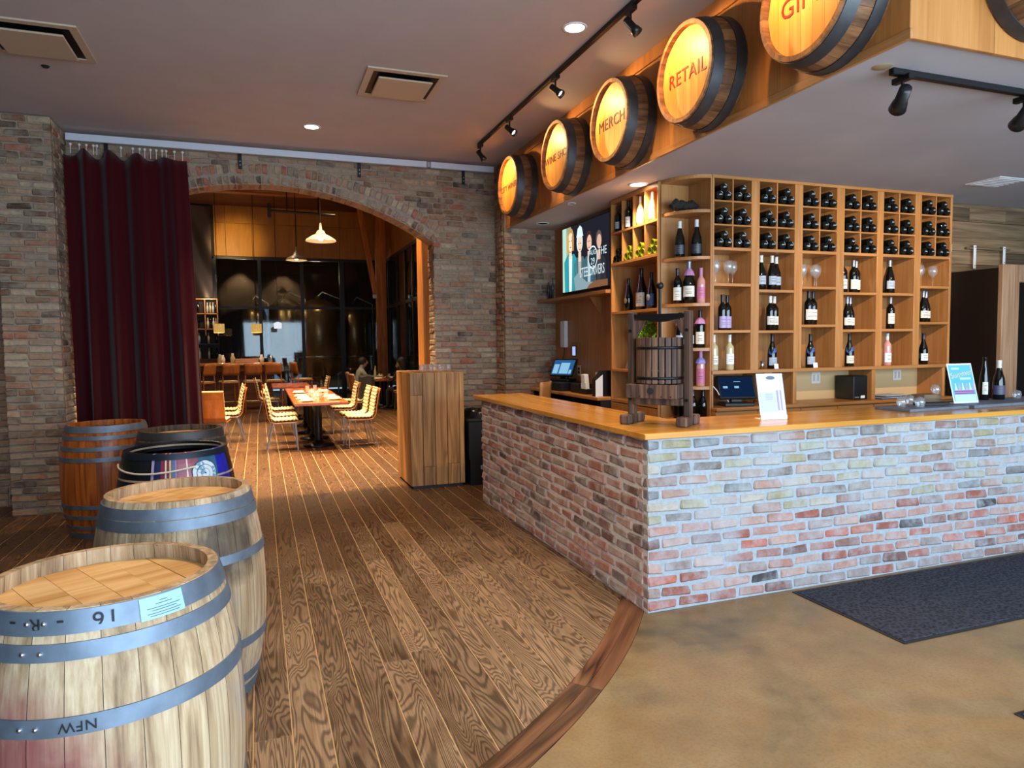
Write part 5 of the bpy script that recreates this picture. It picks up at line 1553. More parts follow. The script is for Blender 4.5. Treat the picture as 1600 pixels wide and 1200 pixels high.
MB().cbox((-.15, -.24, 0), (.15, .24, .095), .006).build('case', M_BLACKP, cdw)
MB().box((-.152, -.21, .02), (-.15, .21, .08)).build('drawer_front', M_DEEP, cdw)
pr2 = thing('receipt_printer', 'black receipt printer beside the lit register', 'printer', (3.31, 6.86, 1.0505))
MB().cbox((-.08, -.11, 0), (.08, .11, .10), .008).build('case', M_BLACKP, pr2)
cd = thing('card_holder', 'white stack of cards in a black holder beside the printer', 'holder', (3.28, 6.655, 1.0505))
MB().cbox((-.06, -.09, 0), (.06, .08, .055), .004).build('tray', M_BLACKP, cd)
MB().cbox((-.03, -.03, .05), (.02, .055, .21), .002, RYm(-.1)).build('tall_card', M_PAPER, cd); MB().cbox((-.045, -.06, .05), (-.03, .06, .12), .002).build('front_card', M_PAPER, cd)
mg = thing('magazine_file', 'black and white magazine file at the end of the side counter', 'file', (3.28, 6.30, 1.0505))
MB().prism([(-.10, 0), (.10, 0), (.10, .26), (-.02, .26), (-.10, .17)], -.035, .035, MXZ).build('case', M_BLACKP, mg)
MB().prism([(-.10, 0), (-.02, 0), (-.02, .22), (-.10, .16)], .037, .042, MXZ).build('sheet', M_PAPER, mg)
MB().cyl((-.02, .10, 0), (-.02, .10, .24), .012, 8).build('pole', M_GOLDF, mg)

# bar chair behind the end of the counter
ch = thing('bar_chair', 'plain wooden chair back showing above the bar end', 'chair', (2.82, 7.02, 0), radians(52))
rows = []
for j in range(6):
    z = .80+.38*j/5
    rows.append([(-.20+.40*i/8, -.16+.10*((i-4)/4)**2*.5-.02*j/5, z) for i in range(9)])
o = MB().grid(rows).build('backrest', M_OAK, ch)
o.modifiers.new('t', 'SOLIDIFY').thickness = .018
MB().cbox((-.2, -.15, .66), (.2, .22, .70), .01).build('seat', M_OAKX, ch)
for x in (-.17, .17):
    for y in (-.13, .19):
        MB().cbox((x-.016, y-.016, 0), (x+.016, y+.016, .86 if y < 0 else .66), .003).build('leg', M_OAK, ch)

# ------------------------------------------------------------------ timber-framed dark cabinet on the right
dk = thing('timber_cabinet', 'tall dark cabinet framed in rough timber at the right wall', 'cabinet', (6.70, 4.66, 0))
MB().box((.0, .03, 0), (1.4, .53, 2.27)).build('body', plain('dark_brown_panel', '#170d08', .45), dk)
MB().cbox((-.0, -.02, 0), (.235, .03, 2.30), .006).build('frame_post', M_RECLAIM2, dk)
MB().cbox((1.17, -.02, 0), (1.40, .03, 2.30), .006).build('frame_post', M_RECLAIM2, dk)
MB().cbox((.235, -.02, 2.13), (1.17, .03, 2.30), .006).build('frame_head', M_RECLAIM2, dk)
MB().box((.235, .02, 0.02), (1.17, .03, 2.13)).build('door_glass', plain('black_gloss', '#0a0c0c', .12), dk)
hb = thing('strap_hanger', 'pair of white metal straps hanging from a wooden branch on the plank wall', 'hanger', (7.25, 5.19, 2.53))
MB().tube([(-.32, 0, .0), (-.1, .0, .004), (.1, 0, -.004), (.33, 0, 0)], [.012, .014, .013, .010], 8).build('branch', M_RECLAIMX, hb)
for x, z in ((-.215, -.21), (.225, -.165)):
    k = MB().cbox((x-.018, -.02, z), (x+.018, -.014, .03), .002).build('strap', M_WHITE, hb)
    for q in (.01, z+.03): MB().cyl((x, -.023, q), (x, -.019, q), .005, 6).build('screw', M_BLACK, k)
tag(MB().cbox((-.012, -.006, -.035), (.012, 0, .035), .003).build('door_catch', M_WHITE, None, (6.396, 4.95, 2.48), (0, 0, pi/2)), 'small white catch on the right side of the wine shelf', 'catch')
# ------------------------------------------------------------------ dining room beyond the arch
GY = 20.9
gw = struct(MB().box((-1.10, GY-.04, 4.03), (3.62, GY+.04, 4.10)).build('window_partition', M_BLACK), 'black steel and glass partition to the brewery')
def gp(name, lo, hi, mat): return MB().box(lo, hi).build(name, mat, gw)
mulls = [-1.10, .071, 1.217, 2.355, 3.50]
for x in mulls: gp('mullion', (x-.045 if x != 2.355 else x-.09, GY-.04, 0), (x+.045, GY+.04, 4.03), M_BLACK)
for a, b in zip(mulls[:-1], mulls[1:]):
    gp('transom', (a+.045, GY-.035, 2.65), (b-.045, GY+.035, 2.72), M_BLACK)
    gp('pane', (a+.045, GY-.006, 0.0), (b-.045, GY+.006, 2.65), M_DARKGLASS)
    gp('pane', (a+.045, GY-.006, 2.72), (b-.045, GY+.006, 4.03), M_DARKGLASS)
# ochre panels above
wy = struct(MB().box((-6, GY+.02, 4.10), (3.62, GY+.12, 5.5)).build('wall_dining_back', M_DARKWALL), 'ochre panelled wall above the glass partition')
for i, (a, b) in enumerate(((-1.08, -.78), (-.78, -.09), (-.09, 1.1), (1.1, 2.3), (2.3, 3.6))):
    for (z0, z1) in ((4.11, 5.02), (5.02, 5.5)):
        MB().cbox((a+.004, GY-.02, z0+.003), (b-.004, GY+.02, z1-.003), .003).build('wall_panel', M_YEL, wy)
bm = thing('ceiling_beam', 'dark timber beam across the dining room ceiling', 'beam', (0, 17.5, 5.3))
MB().cbox((-6, -.12, -.14), (3.55, .12, .19), .01).build('timber', M_TIMBERX, bm)
# right-hand glazed wall, seen at a slant
RXX = 3.58
gr = struct(MB().box((RXX-.04, 9.2, 4.0), (RXX+.04, GY, 4.08)).build('window_side', M_BLACK), 'black framed glass side wall of the dining room')
my = [9.2, 11.2, 13.2, 15.0, 16.0, 16.75, 17.65, 18.75, 20.1, GY-.05]
for y in my: MB().box((RXX-.04, y-.035, 0), (RXX+.04, y+.035, 4.0)).build('mullion', M_BLACK, gr)
for a, b in zip(my[:-1], my[1:]):
    MB().box((RXX-.03, a+.035, 2.66), (RXX+.03, b-.035, 2.74)).build('transom', M_BLACK, gr)
    MB().box((RXX-.005, a+.035, 0), (RXX+.005, b-.035, 2.66)).build('pane', M_DARKGLASS, gr)
    MB().box((RXX-.005, a+.035, 2.74), (RXX+.005, b-.035, 4.0)).build('pane', M_DARKGLASS, gr)
wz = struct(MB().box((RXX, 8.6, 4.08), (RXX+.1, GY, 5.5)).build('wall_dining_right', M_YEL), 'ochre wall above the side glazing')
# timber posts
for (x0, y0, x1, y1, zt, lab) in ((3.15, 19.6, 3.42, 19.85, 5.5, 'tall timber post with a diagonal brace before the glass partition'), (2.02, 8.92, 2.16, 9.22, 5.5, 'orange-lit timber post just behind the right arch jamb')):
    b = thing('timber_post', lab, 'post', ((x0+x1)/2, (y0+y1)/2, 0))
    MB().cbox(((x0-x1)/2, (y0-y1)/2, 0), ((x1-x0)/2, (y1-y0)/2, zt), .008).build('shaft', M_TIMBER, b)
    if y0 > 10:
        br = MB().cbox((-.07, -.05, 0), (.07, .05, 2.45), .008, T(-.14, 0, 2.95) @ RYm(-.17)).build('brace', M_TIMBER, b)
        MB().cbox((-.09, -.06, -.05), (.06, .06, .06), .006, T(-.14, 0, 2.95)).build('brace_shoe', M_STEEL, b)
# tall polished metal panel by the back bar
mp = thing('metal_panel', 'tall polished metal panel beside the ochre wall', 'panel', (-1.48, 20.825, 2.95))
rows = []
for j in range(22):
    z = 2.5*j/21
    rows.append([(-.45+.78*i/16, .045*sin(i*.35+z*1.6)*sin(z*2.3+.15*i), z) for i in range(17)])
MB().grid(rows).build('sheet', plain('hammered_steel', '#6e625a', .38, .8), mp)
MB().box((-.45, .06, 0), (.33, .09, 2.5)).build('backing', M_INK, mp)

# back bar: shelf tower, counter, lamps
bt = thing('bottle_tower', 'small wooden bottle shelf behind the dining bar', 'shelf', (-1.25, 20.30, 0))
MB().box((-1.0, -.25, 0), (.24, .12, 1.28)).build('base_cabinet', M_CEILW, bt)
MB().box((-.5, .10, 1.28), (.24, .12, 2.90)).build('back', plain('tower_back', '#1c120c', .7), bt)
for x in (-.5, -.09, .215): MB().box((x, -.1, 1.9 if x > -.4 else 1.28), (x+.025, .10, 2.86)).build('upright', M_OAK, bt)
for z in (2.86, 2.47, 2.06, 1.66): MB().box((-.5, -.1, z), (.24, .10, z+.03)).build('shelf_board', M_OAKX if z > 2 else M_INK, bt)
rr = random.Random(33)
k = 0
for z in (2.50, 2.09, 1.69, 1.281):
    k = 0
    for x in (-.40, -.25, -.02, .05, .12, .18):
        if rr.random() < .25: continue
        k += 1
        m = rr.choice([M_LABEL, M_CLEARB, M_BOTTLE, M_GOLDF, M_LABELG])
        o = MB().lathe([(.0001, 0), (.03, 0), (.03, .17), (.012, .22), (.012, .29), (.0001, .29)], 10).build('bottle', m, None, (-1.25+x, 20.3, z+.0005))
        tag(o, 'tiny bottle, %s place on the %s shelf of the dining bar tower' % (words[(k-1) % 12], {2.50: 'top', 2.09: 'second', 1.69: 'third', 1.281: 'lowest'}[z]), 'bottle', 'bottles on the dining bar tower')
tag(MB().lathe([(.0001, 0), (.30, 0), (.33, .12), (.30, .24), (.0001, .24)], 24, RXm(pi/2)).build('cask', M_STAVE2, None, (-2.0, 20.32, 1.611)), 'round wooden cask end on the dining bar beside the curtain', 'cask')
db = thing('dining_bar', 'long wooden bar counter at the back of the dining room', 'bar', (-.6, 18.6, 0))
MB().cbox((-1.6, -.15, 1.13), (.98, .5, 1.19), .006).build('worktop', M_TOPX, db)
MB().cbox((-1.6, -.12, .98), (.95, -.10, 1.13), .003).build('apron', M_CEILW, db)
MB().box((-1.6, .10, 0), (.9, .4, 1.13)).build('body', M_CEILW, db)
MB().cyl((-1.6, -.05, .22), (.9, -.05, .22), .025, 8).build('foot_rail', M_GOLDF, db)
for i, (x, m, h) in enumerate(((-.93, M_GOLDF, .22), (-.86, M_LABEL, .20), (-.63, M_CLEARB, .24), (.05, M_LABEL, .2), (.28, M_STEEL, .16))):
    tag(MB().lathe([(.0001, 0), (.05, 0), (.06, h*.5), (.03, h*.8), (.03, h), (.0001, h)], 12).build('bar_vessel', m, None, (x, 18.65, 1.1905)), '%s small vessel from the left on the dining bar' % words[i], 'vessel', 'vessels on the dining bar')
tag(MB().cbox((-.28, -.1, 0), (.28, .1, .10), .01).build('bar_tray', M_OAKX, None, (-.30, 18.7, 1.1905)), 'shallow wooden tray on the dining bar', 'tray')
M_DRUM = None
t = NT('burlap_shade'); nz = t.noise(t.coord('Object'), 60, 3)
cc = t.ramp(nz, [(.3, '#8a6a34'), (.7, '#d1ab62')])
p = t.n('BsdfPrincipled'); t.set(p.inputs['Base Color'], cc); t.set(p.inputs['Emission Color'], cc); t.set(p.inputs['Emission Strength'], .55); t.t.links.new(p.outputs[0], t.out.inputs[0]); M_DRUM = t.m
for i, (x, lab) in enumerate(((-.91, 'burlap drum lamp hanging over the left of the dining bar'), (-.05, 'burlap drum lamp hanging over the middle of the dining bar'))):
    b = thing('drum_lamp', lab, 'lamp', (x, 18.45, 2.05), 0, 'drum lamps over the dining bar')
    MB().lathe([(.125, -.11), (.125, .11)], 20, None, True, False, False).build('shade', M_DRUM, b)
    MB().cyl((0, 0, .1), (0, 0, 3.45), .008, 6).build('cord', M_BLACK, b)
    point_light('drum_bulb', (x, 18.45, 2.02), 8, WARM2, .05)
# white cup-shaped pendant seen before the blue glow
b = thing('cup_lamp', 'small white pendant before the bright brewery window', 'lamp', (.46, 18.5, 2.12))
MB().lathe([(.09, -.08), (.10, .05), (.02, .09)], 16, None, True, False, False).build('shade', emit('lamp_white', '#e8ecf2', .5), b)
MB().cyl((0, 0, .08), (0, 0, 3.38), .008, 6).build('cord', M_BLACK, b)

# pendant lamps over the long table
def pendant(loc, d, label, cordlen):
    b = thing('pendant_lamp', label, 'lamp', loc, 0, 'enamel pendants over the dining table')
    MB().lathe([(d*.5, 0), (d*.47, .03), (d*.30, .085), (d*.16, .12), (d*.12, .17), (d*.05, .19), (d*.04, .27), (.012, .30)], 28, None, True, False, False).build('shade', M_ENAMEL, b)
    MB().lathe([(d*.49, .001), (d*.46, .028), (d*.29, .08), (d*.15, .112), (.0001, .115)], 28, None, True, False, False).build('shade_inside', plain('enamel_inside', '#e2d8c4', .4), b)
    MB().ball((0, 0, .045), .04, 12, 8).build('bulb', emit('pendant_bulb', '#ffdca0', 12.0), b)
    MB().cyl((0, 0, .28), (0, 0, cordlen), .009, 6).build('rod', M_BLACK, b)
    spot_light('pendant_light', (loc[0], loc[1], loc[2]+.0), (loc[0], loc[1], 0), 120, WARM2, 120, .5, .05)
M_ENAMEL = plain('pendant_enamel', '#857c70', .35)
pendant((1.02, 12.0, 3.33), .50, 'pale enamel pendant lamp nearest the arch', 2.17)
pendant((.83, 16.0, 3.47), .46, 'darker enamel pendant lamp further back', 2.03)
hp = thing('heater_pipe', 'black horizontal pipe below the dining room ceiling', 'pipe', (.9, 14.5, 4.25))
MB().cyl((-.62, 0, 0), (.62, 0, -.03), .025, 8).build('pipe', M_BLACK, hp)
MB().cbox((-.66, -.05, -.14), (-.60, .05, .14), .01).build('end_flange', M_BLACK, hp)
MB().cyl((-.3, 0, 0), (-.3, 0, 1.24), .012, 6).build('hanger', M_BLACK, hp)
MB().cyl((.3, 0, 0), (.3, 0, 1.24), .012, 6).build('hanger', M_BLACK, hp)

# tables
M_TABLE = wood('cherry_table', '#7c3516', '#a04e22', '#b8622f', 1, freq=4, rough=.22, vary=.08, line=.35, bstr=.02)
def table(label, loc, w, l, rotz=0, feet=((0, .25), (0, .75))):
    b = thing('dining_table', label, 'table', loc, rotz, 'dining tables')
    MB().cbox((-w/2, 0, .705), (w/2, l, .75), .006).build('table_top', M_TABLE, b)
    for (fx, fy) in feet:
        c = (fx, fy*l, 0)
        MB().lathe([(.04, .06), (.075, .10), (.05, .15), (.075, .2), (.058, .26), (.062, .55), (.085, .63), (.07, .705)], 18, T(*c)).build('column', M_BLACK, b)
        MB().lathe([(.24, 0), (.25, .02), (.12, .05), (.05, .10), (.0001, .10)], 24, T(*c)).build('foot', M_BLACK, b)
    return b
table('cherry dining table nearest the arch, laid with plates and bottles', (.85, 10.62, 0), .78, 1.9, 0, ((0, .42), (0, .9)))
table('cherry dining table directly behind the nearest one', (.85, 12.56, 0), .78, 2.0, 0, ((0, .3), (0, .9)))
table('far dining table at the left, near the bar stools', (.62, 15.3, 0), .78, 1.5, 0)
table('dining table with diners in front of the timber post', (2.95, 17.0, 0), .85, 2.3, 0)
table('dining table at the left, half hidden by the curtain', (-1.15, 12.3, 0), .8, 1.6, 0)

# channel-tufted chair with bent plywood shell; local +x is forward
M_TUFT = plain('tufted_fabric', '#c4b48c', .8, 0, .08, 40)
M_PLYCH = wood('chair_plywood', '#8a4a1c', '#a85f28', '#b97236', 2, freq=3, rough=.35, vary=.08, line=.3, bstr=.02)
def chair_profile():
    pts = [(.22, .455), (.10, .45), (-.10, .445), (-.17, .46), (-.205, .52), (-.225, .66), (-.25, .80), (-.285, .92)]
    out = []
    for (a, b) in zip(pts[:-1], pts[1:]):
        n = max(2, int(Vector((b[0]-a[0], b[1]-a[1])).length/.007))
        for i in range(n): out.append((a[0]+(b[0]-a[0])*i/n, a[1]+(b[1]-a[1])*i/n))
    out.append(pts[-1]); return out
def make_chair():
    b = thing('dining_chair', 'x', 'chair', (0, 0, 0), 0, 'channel-tufted dining chairs')
    pr_ = chair_profile(); s = 0; rows_o = []; rows_i = []
    for i, (x, z) in enumerate(pr_):
        x2, z2 = pr_[min(i+1, len(pr_)-1)]; x1, z1 = pr_[max(i-1, 0)]
        d = Vector((x2-x1, z2-z1)).normalized(); n = Vector((-d.y, d.x))*-1
        n = Vector((d.y, -d.x)); 
        if i: s += Vector((x-pr_[i-1][0], z-pr_[i-1][1])).length
        bump = .018+.022*abs(sin(pi*s/.056))**.6
        rows_i.append([(x+n.x*bump, y, z+n.y*bump) for y in (-.21, -.2, 0, .2, .21)])
        rows_o.append([(x, y, z) for y in (-.215, 0, .215)])
    pad = MB().grid(rows_i).mesh('cushion', M_TUFT)
    o = obj('cushion', pad, b); m = o.modifiers.new('t', 'SOLIDIFY'); m.thickness = .02; m.offset = 0
    shl = MB().grid(rows_o).mesh('shell', M_PLYCH)
    o = obj('shell', shl, b); m = o.modifiers.new('t', 'SOLIDIFY'); m.thickness = .012
    for y in (-.18, .18):
        MB().tube([(.19, y, .44), (.21, y*1.08, 0)], .009, 6).build('leg', M_STEEL, b)
        MB().tube([(-.13, y, .44), (-.24, y*1.08, 0)], .009, 6).build('leg', M_STEEL, b)
    f = MB()
    for y in (-.18, .18): f.tube([(.19, y, .435), (-.14, y, .43)], .009, 6)
    f.tube([(.18, -.18, .435), (.18, .18, .435)], .009, 6); f.tube([(-.13, -.18, .43), (-.13, .18, .43)], .009, 6)
    f.build('seat_frame', M_STEEL, b)
    return b
ch0 = make_chair()
spots = [(.30, 11.12, 0, 'pale tufted chair at the left side of the nearest dining table'),
         (.33, 11.85, 0, 'tufted chair behind the first on the left of the nearest table'),
         (.33, 13.0, 0, 'tufted chair on the left side of the second dining table'),
         (1.48, 11.10, pi, 'pale tufted chair at the right side of the nearest dining table, closest'),
         (1.45, 11.62, pi, 'second tufted chair on the right of the nearest dining table'),
         (1.42, 12.95, pi, 'tufted chair on the right side of the second dining table'),
         (-.70, 11.55, -pi/2-.15+pi, 'wood-backed tufted chair half hidden by the curtain'),
         (-.52, 12.45, pi+.1, 'tufted chair seen from the side beside the curtain edge'),
         (-.55, 13.4, pi, 'tufted chair behind the others at the left table'),
         (2.30, 17.6, 0, 'chair occupied by the diner in the grey shirt'),
         (2.25, 16.4, .1, 'empty wooden-backed chair beside the diner in grey'),
         (.15, 15.6, 0, 'chair at the far left table before the bar stools'),
         (1.15, 15.7, pi, 'chair at the right of the far left table')]
for i, (x, y, r, lab) in enumerate(spots):
    if i == 0:
        ch0.location = (x, y, 0); ch0.rotation_euler = (0, 0, r); ch0['label'] = lab
    else: copy_tree(ch0, (x, y, 0), r, lab)

copy_tree(ch0, (1.80, 14.4, 0), pi, 'dining chair with a dark coat over its back')
ct_ = MB(); rr = random.Random(44)
rows = []
for j in range(9):
    u = j/8
    z = .955-.52*u
    rows.append([((.235+.05*u)*(1+.10*sin(5*a+u*3))*cos(a)*.62, (.24+.04*u)*(1+.08*sin(4*a))*sin(a), z+.015*sin(3*a)) for a in [2*pi*i/24 for i in range(25)]])
ct_.grid(rows); ct_.grid([[(p[0]*f_, p[1]*f_, p[2]+.03*(1-f_)) for p in rows[0]] for f_ in (1, .6, .01)])
tag(ct_.build('coat', plain('dark_coat', '#14120f', .9), None, (2.06, 14.4, 0)), 'dark coat draped over a dining chair behind the nearest tables', 'coat')

# bar stools with wooden backs
def make_stool():
    b = thing('bar_stool', 'x', 'stool', (0, 0, 0), 0, 'bar stools at the dining bar')
    MB().cbox((-.20, -.20, .74), (.20, .20, .775), .01).build('seat', M_PLYCH, b)
    MB().cbox((-.18, -.18, .775), (.18, .18, .80), .012).build('cushion', M_TUFT, b)
    rows = [[(-.2+.4*i/8, -.19-.05*j/4-.03*(1-((i-4)/4)**2), .93+.27*j/4) for i in range(9)] for j in range(5)]
    o = MB().grid(rows).build('backrest', M_PLYCH, b); o.modifiers.new('t', 'SOLIDIFY').thickness = .018
    for x in (-.17, .17):
        MB().tube([(x, -.17, .95), (x*1.05, -.18, .74), (x*1.15, -.21, 0)], .016, 6).build('leg', M_PLYCH, b)
        MB().tube([(x, .17, .74), (x*1.15, .2, 0)], .016, 6).build('leg', M_PLYCH, b)
    f = MB(); c = [(-.185, -.195, .28), (.185, -.195, .28), (.185, .19, .28), (-.185, .19, .28)]
    f.tube(c, .011, 6, None, True, True); f.build('foot_ring', M_PLYCH, b)
    return b
st0 = make_stool()
for i, (x, y, r, lab) in enumerate(((-.17, 17.55, .1, 'bar stool in the middle of the dining bar, left of a pair'), (.34, 17.6, -.2, 'bar stool right of the middle pair at the dining bar'),
        (-1.25, 17.5, .9, 'bar stool at the left end of the dining bar'), (.98, 17.9, -1.2, 'bar stool turned sideways at the right end of the dining bar'), (-.70, 17.55, .3, 'low bar stool between the left stool and the pair'))):
    if i == 0: st0.location = (x, y, 0); st0.rotation_euler = (0, 0, r); st0['label'] = lab
    else: copy_tree(st0, (x, y, 0), r, lab)

# table settings
M_PORC = plain('porcelain', '#e4ddc8', .3); M_NAP = plain('napkin_cloth', '#e0d6b8', .8)
PLM = MB().lathe([(.0001, .004), (.06, .004), (.115, .016), (.12, .018), (.12, .02), (.06, .01), (.0001, .01)], 20, None, True, False, False).mesh('plate_dish', M_PORC)
def setting(x, y, lab):
    b = thing('place_setting', lab, 'plate', (x, y, .7505), 0, 'plates with folded napkins')
    obj('plate_dish', PLM, b)
    MB().cbox((-.09, -.045, .02), (.09, .045, .05), .014).build('napkin', M_NAP, b)
setting(.66, 10.92, 'folded napkin on a plate, left front of the nearest table')
setting(.63, 11.35, 'folded napkin on a plate, second at the left of the nearest table')
setting(.63, 11.95, 'folded napkin on a plate, third at the left of the nearest table')
setting(1.08, 11.10, 'folded napkin on a plate, right front of the nearest table')
setting(1.06, 11.60, 'folded napkin on a plate, second at the right of the nearest table')
setting(.64, 12.9, 'folded napkin on a plate at the left of the second table')
setting(1.06, 13.0, 'folded napkin on a plate at the right of the second table')
bottle('clear water bottle standing in the middle of the nearest dining table', (.90, 11.15, .7505), 'flute', clear_glass('water_glass', (.92, .95, .93, 1), 1.0), None, None, (.05, .1), -90, 50, .9, 'bottles on the dining tables')
for i, (x, y) in enumerate(((.80, 11.25), (.98, 11.35), (.84, 11.65), (.78, 12.0), (.95, 12.2), (.80, 13.1), (.95, 13.3), (2.8, 17.3), (3.05, 17.4), (2.9, 17.6))):
    o = obj('tumbler', TUM, None, (x, y, .7505)); o.scale = (1, 1, 1.4)
    tag(o, '%s tumbler along the dining tables, counting from the arch' % words[i], 'glass', 'tumblers on the dining tables')
for i, (x, y) in enumerate(((.88, 11.8), (.86, 12.7), (2.88, 17.9))):
    b = thing('table_candle', '%s glowing candle glass along the dining tables from the arch' % words[i], 'candle', (x, y, .7505), 0, 'candles on the dining tables')
    obj('glass', TUM, b)
    MB().ball((0, 0, .04), .022, 10, 6).build('flame', emit('candle_flame', '#ffcf8a', 6.0), b)
bottle('clear bottle on the diners table before the timber post', (2.72, 17.5, .7505), 'flute', MATS.get('x') or M_CLEARB, None, None, (.05, .1), -90, 50, .95, 'bottles on the dining tables')
for i, (x, y) in enumerate(((2.75, 17.2), (3.1, 17.25))):
    setting(x, y, '%s plate on the diners table' % ('left' if i == 0 else 'right'))

# diners: one skinned body each, hair and clothing as parts
def person(label, loc, rotz, shirt, hairc, hand_up=False):
    b = thing('person', label, 'person', loc, rotz)
    # local: +x forward, seated, seat at z=.47
    J = {'pelvis': (0, 0, .53, .13), 'waist': (.0, 0, .68, .125), 'chest': (.03, 0, .86, .135), 'neckb': (.05, 0, 1.00, .075), 'neck': (.075, 0, 1.06, .052), 'head': (.095, 0, 1.15, .085), 'crown': (.09, 0, 1.235, .075)}
    V = []; E = []; Rr = []; id_ = {}
    def add(n, p, r, par=None):
        id_[n] = len(V); V.append(p); Rr.append(r)
        if par: E.append((id_[par], id_[n]))
    prev = None
    for n in ('pelvis', 'waist', 'chest', 'neckb', 'neck', 'head', 'crown'):
        x, y, z, r = J[n]; add(n, (x, y, z), r, prev); prev = n
    for s_, nm in ((-1, 'r'), (1, 'l')):
        add('sh'+nm, (.03, s_*.19, .95), .062, 'chest')
        add('el'+nm, (.16, s_*.25, .74), .046, 'sh'+nm)
        if hand_up and s_ == -1:
            add('wr'+nm, (.30, s_*.16, .95), .030, 'el'+nm); add('ha'+nm, (.31, s_*.12, 1.04), .034, 'wr'+nm)
        else:
            add('wr'+nm, (.38, s_*.16, .80), .030, 'el'+nm); add('ha'+nm, (.47, s_*.12, .81), .036, 'wr'+nm)
        add('hip'+nm, (.02, s_*.09, .52), .10, 'pelvis')
        add('kn'+nm, (.42, s_*.12, .50), .075, 'hip'+nm)
        add('an'+nm, (.44, s_*.12, .09), .045, 'kn'+nm)
        add('toe'+nm, (.60, s_*.13, .04), .04, 'an'+nm)
    me = bpy.data.meshes.new('body'); me.from_pydata(V, E, []); me.update()
    o = obj('body', me, b)
    o.data.materials.append(shirt)
    sk = o.modifiers.new('skin', 'SKIN'); sk.use_smooth_shade = True
    if not me.skin_vertices: 
        me.skin_vertices  # created with the modifier below if missing
    for i, r in enumerate(Rr):
        sv = me.skin_vertices[0].data[i]; sv.radius = (r, r*(1.0))
    me.skin_vertices[0].data[0].use_root = True
    o.modifiers.new('sub', 'SUBSURF').levels = 2
    o.modifiers['sub'].render_levels = 2
    skin = plain('skin_tone', '#b98a6c', .5)
    fc = MB().ball((.125, 0, 1.165), .098, 16, 12, None, (.86, .74, 1.14))
    fc.ball((.215, 0, 1.15), .018, 8, 6, None, (1, .8, 1.3)); fc.ball((.115, .075, 1.16), .024, 8, 6, None, (.6, .4, 1.2)); fc.ball((.115, -.075, 1.16), .024, 8, 6, None, (.6, .4, 1.2))
    fc.tube([(.07, 0, 1.0), (.09, 0, 1.08)], [.056, .05], 12)
    fo = fc.build('face', skin, b)
    e = MB(); e.ball((.199, .03, 1.175), .010, 8, 6); e.ball((.199, -.03, 1.175), .010, 8, 6); e.build('eye', M_INK, fo)
    MB().ball((.203, 0, 1.115), .02, 8, 6, None, (.4, 1, .35)).build('mouth', plain('lip_tone', '#8a4a40', .5), fo)
    hr = MB().ball((.085, 0, 1.195), .112, 16, 10, None, (1.0, .86, 1.0))
    if hand_up: hr.tube([(.03, 0, 1.2), (.0, 0, 1.08), (.0, 0, .95)], [.09, .10, .06], 12)
    hr.build('hair', plain('black_hair', '#120e0c', .6), b)
    # hands with separate fingers
    for s_, nm in ((-1, 'r'), (1, 'l')):
        up = hand_up and s_ == -1
        w = Vector((.31, s_*.12, 1.03)) if up else Vector((.46, s_*.12, .805))
        d = Vector((.15, 0, 1)).normalized() if up else Vector((1, 0, -.1)).normalized()
        hm = MB(); sd = Vector((0, 1, 0))
        hm.ball(w+d*.03, .038, 12, 8, None, (1, .9, .55) if not up else (.55, .9, 1))
        for k_, (off, ln) in enumerate(((-.03, .065), (-.011, .078), (.010, .074), (.029, .058))):
            p0 = w+d*.05+sd*off; cu = Vector((0, 0, -1)) if not up else Vector((-1, 0, 0))
            hm.tube([p0, p0+d*ln*.5, p0+d*ln*.85+cu*.018, p0+d*ln*.9+cu*.034], [.0095, .009, .008, .007], 8)
        p0 = w+d*.01-sd*s_*.034
        hm.tube([p0, p0+d*.03-sd*s_*.02, p0+d*.055-sd*s_*.022], [.011, .010, .008], 8)
        hm.build('hand', skin, b)
    return b
M_SHIRT = plain('grey_shirt', '#8a8a80', .9, 0, .1, 20); M_TOP2 = plain('dark_top', '#2a2220', .9)
person('seated person in a grey shirt leaning over the dining table', (2.34, 17.6, 0), .15, M_SHIRT, None)
person('seated person with long dark hair raising a hand at the table', (3.30, 16.70, 0), pi*.72, M_TOP2, None, True)
copy_tree(ch0, (3.33, 16.66, 0), pi*.72, 'chair occupied by the diner with the raised hand')

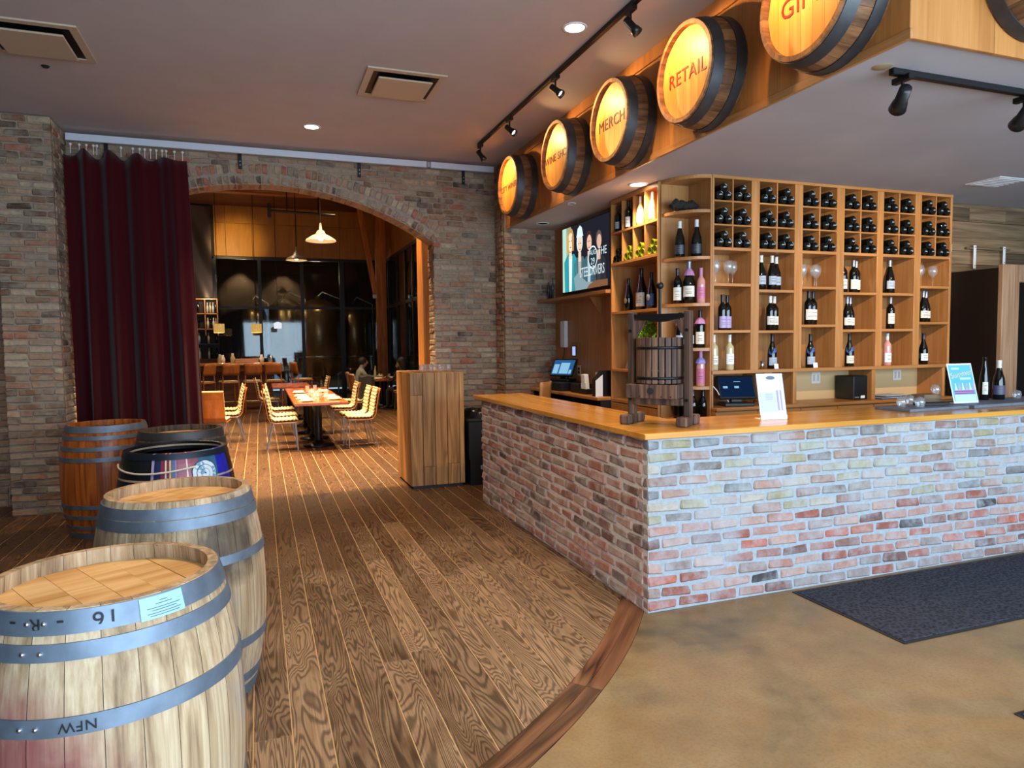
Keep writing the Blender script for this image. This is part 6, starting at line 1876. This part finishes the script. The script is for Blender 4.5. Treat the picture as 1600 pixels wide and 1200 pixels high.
# brewery behind the glass: steel tanks, dark back wall, glowing arch added as reflection
M_TANK = plain('tank_steel', '#8f7a5a', .3, .9, .1, 4)
for i, (x, y, r, h, lab) in enumerate(((-.15, 24.2, .42, 3.0, 'slim steel brewery tank behind the left glass pane'), (1.85, 23.6, .75, 3.1, 'large steel brewery tank behind the middle of the partition'), (.9, 25.0, .6, 3.2, 'steel brewery tank behind the white lamp'), (3.1, 24.4, .6, 3.0, 'steel brewery tank behind the timber post'))):
    b = thing('brewery_tank', lab, 'tank', (x, y, 0), 0, 'steel tanks behind the glass')
    MB().lathe([(.02, .35), (r, .75), (r, h*.86), (r*.85, h*.93), (r*.3, h), (.08, h), (.08, h+.12), (.0001, h+.12)], 32).build('vessel', M_TANK, b)
    for k_ in range(3): MB().cyl((r*.8*cos(2.1*k_), r*.8*sin(2.1*k_), 0), (r*.8*cos(2.1*k_), r*.8*sin(2.1*k_), .8), .03, 8).build('leg', M_STEEL, b)
    MB().tube([(r+.05, 0, .3), (r+.05, 0, h), (r*.2, 0, h+.25), (0, 0, h+.1)], .025, 8).build('pipe', M_STEEL, b)
    MB().lathe([(r+.004, 1.2), (r+.012, 1.2), (r+.012, 1.26), (r+.004, 1.26)], 32, None, True, False, False).build('band', M_STEEL, b)
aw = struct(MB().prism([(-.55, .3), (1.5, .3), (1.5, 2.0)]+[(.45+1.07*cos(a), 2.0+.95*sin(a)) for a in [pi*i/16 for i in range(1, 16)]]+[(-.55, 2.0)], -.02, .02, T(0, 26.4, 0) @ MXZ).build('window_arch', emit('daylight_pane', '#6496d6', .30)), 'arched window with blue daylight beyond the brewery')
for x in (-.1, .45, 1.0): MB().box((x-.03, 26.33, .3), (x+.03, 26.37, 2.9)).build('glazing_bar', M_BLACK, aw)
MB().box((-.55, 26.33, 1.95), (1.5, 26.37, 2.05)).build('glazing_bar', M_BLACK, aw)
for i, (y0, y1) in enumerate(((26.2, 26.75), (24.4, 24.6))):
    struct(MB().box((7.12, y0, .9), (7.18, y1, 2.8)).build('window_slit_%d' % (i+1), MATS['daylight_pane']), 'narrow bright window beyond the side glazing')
# lamps of the rear rooms
k = 0
for (x, y, pw) in ((-.7, 9.15, 800), (1.1, 9.2, 800), (-1.6, 11.6, 800), (.1, 11.2, 900), (2.2, 11.6, 900), (-.6, 14.2, 360), (1.9, 14.2, 360), (.2, 16.6, 130), (2.9, 16.3, 170)):
    downlight(x, y, 5.5, .09, '%s round downlight in the dining room ceiling, counting from the arch' % words[k], True, pw, (1, .72, .40), 84 if y < 14 else 62); k += 1
spot_light('panel_washer', (-.75, 19.5, 4.35), (-.55, 20.9, 4.4), 45, (1, .72, .3), 70, .7, .1)
point_light('bar_lamp', (-1.25, 19.75, 2.95), 14, WARM2, .05)  # added lamp with no fitting, brightens the bottle tower
point_light('brewery_lamp', (-.4, 22.6, 3.6), 14, WARM2, .1)
point_light('brewery_lamp', (1.7, 22.2, 3.7), 14, WARM2, .1)
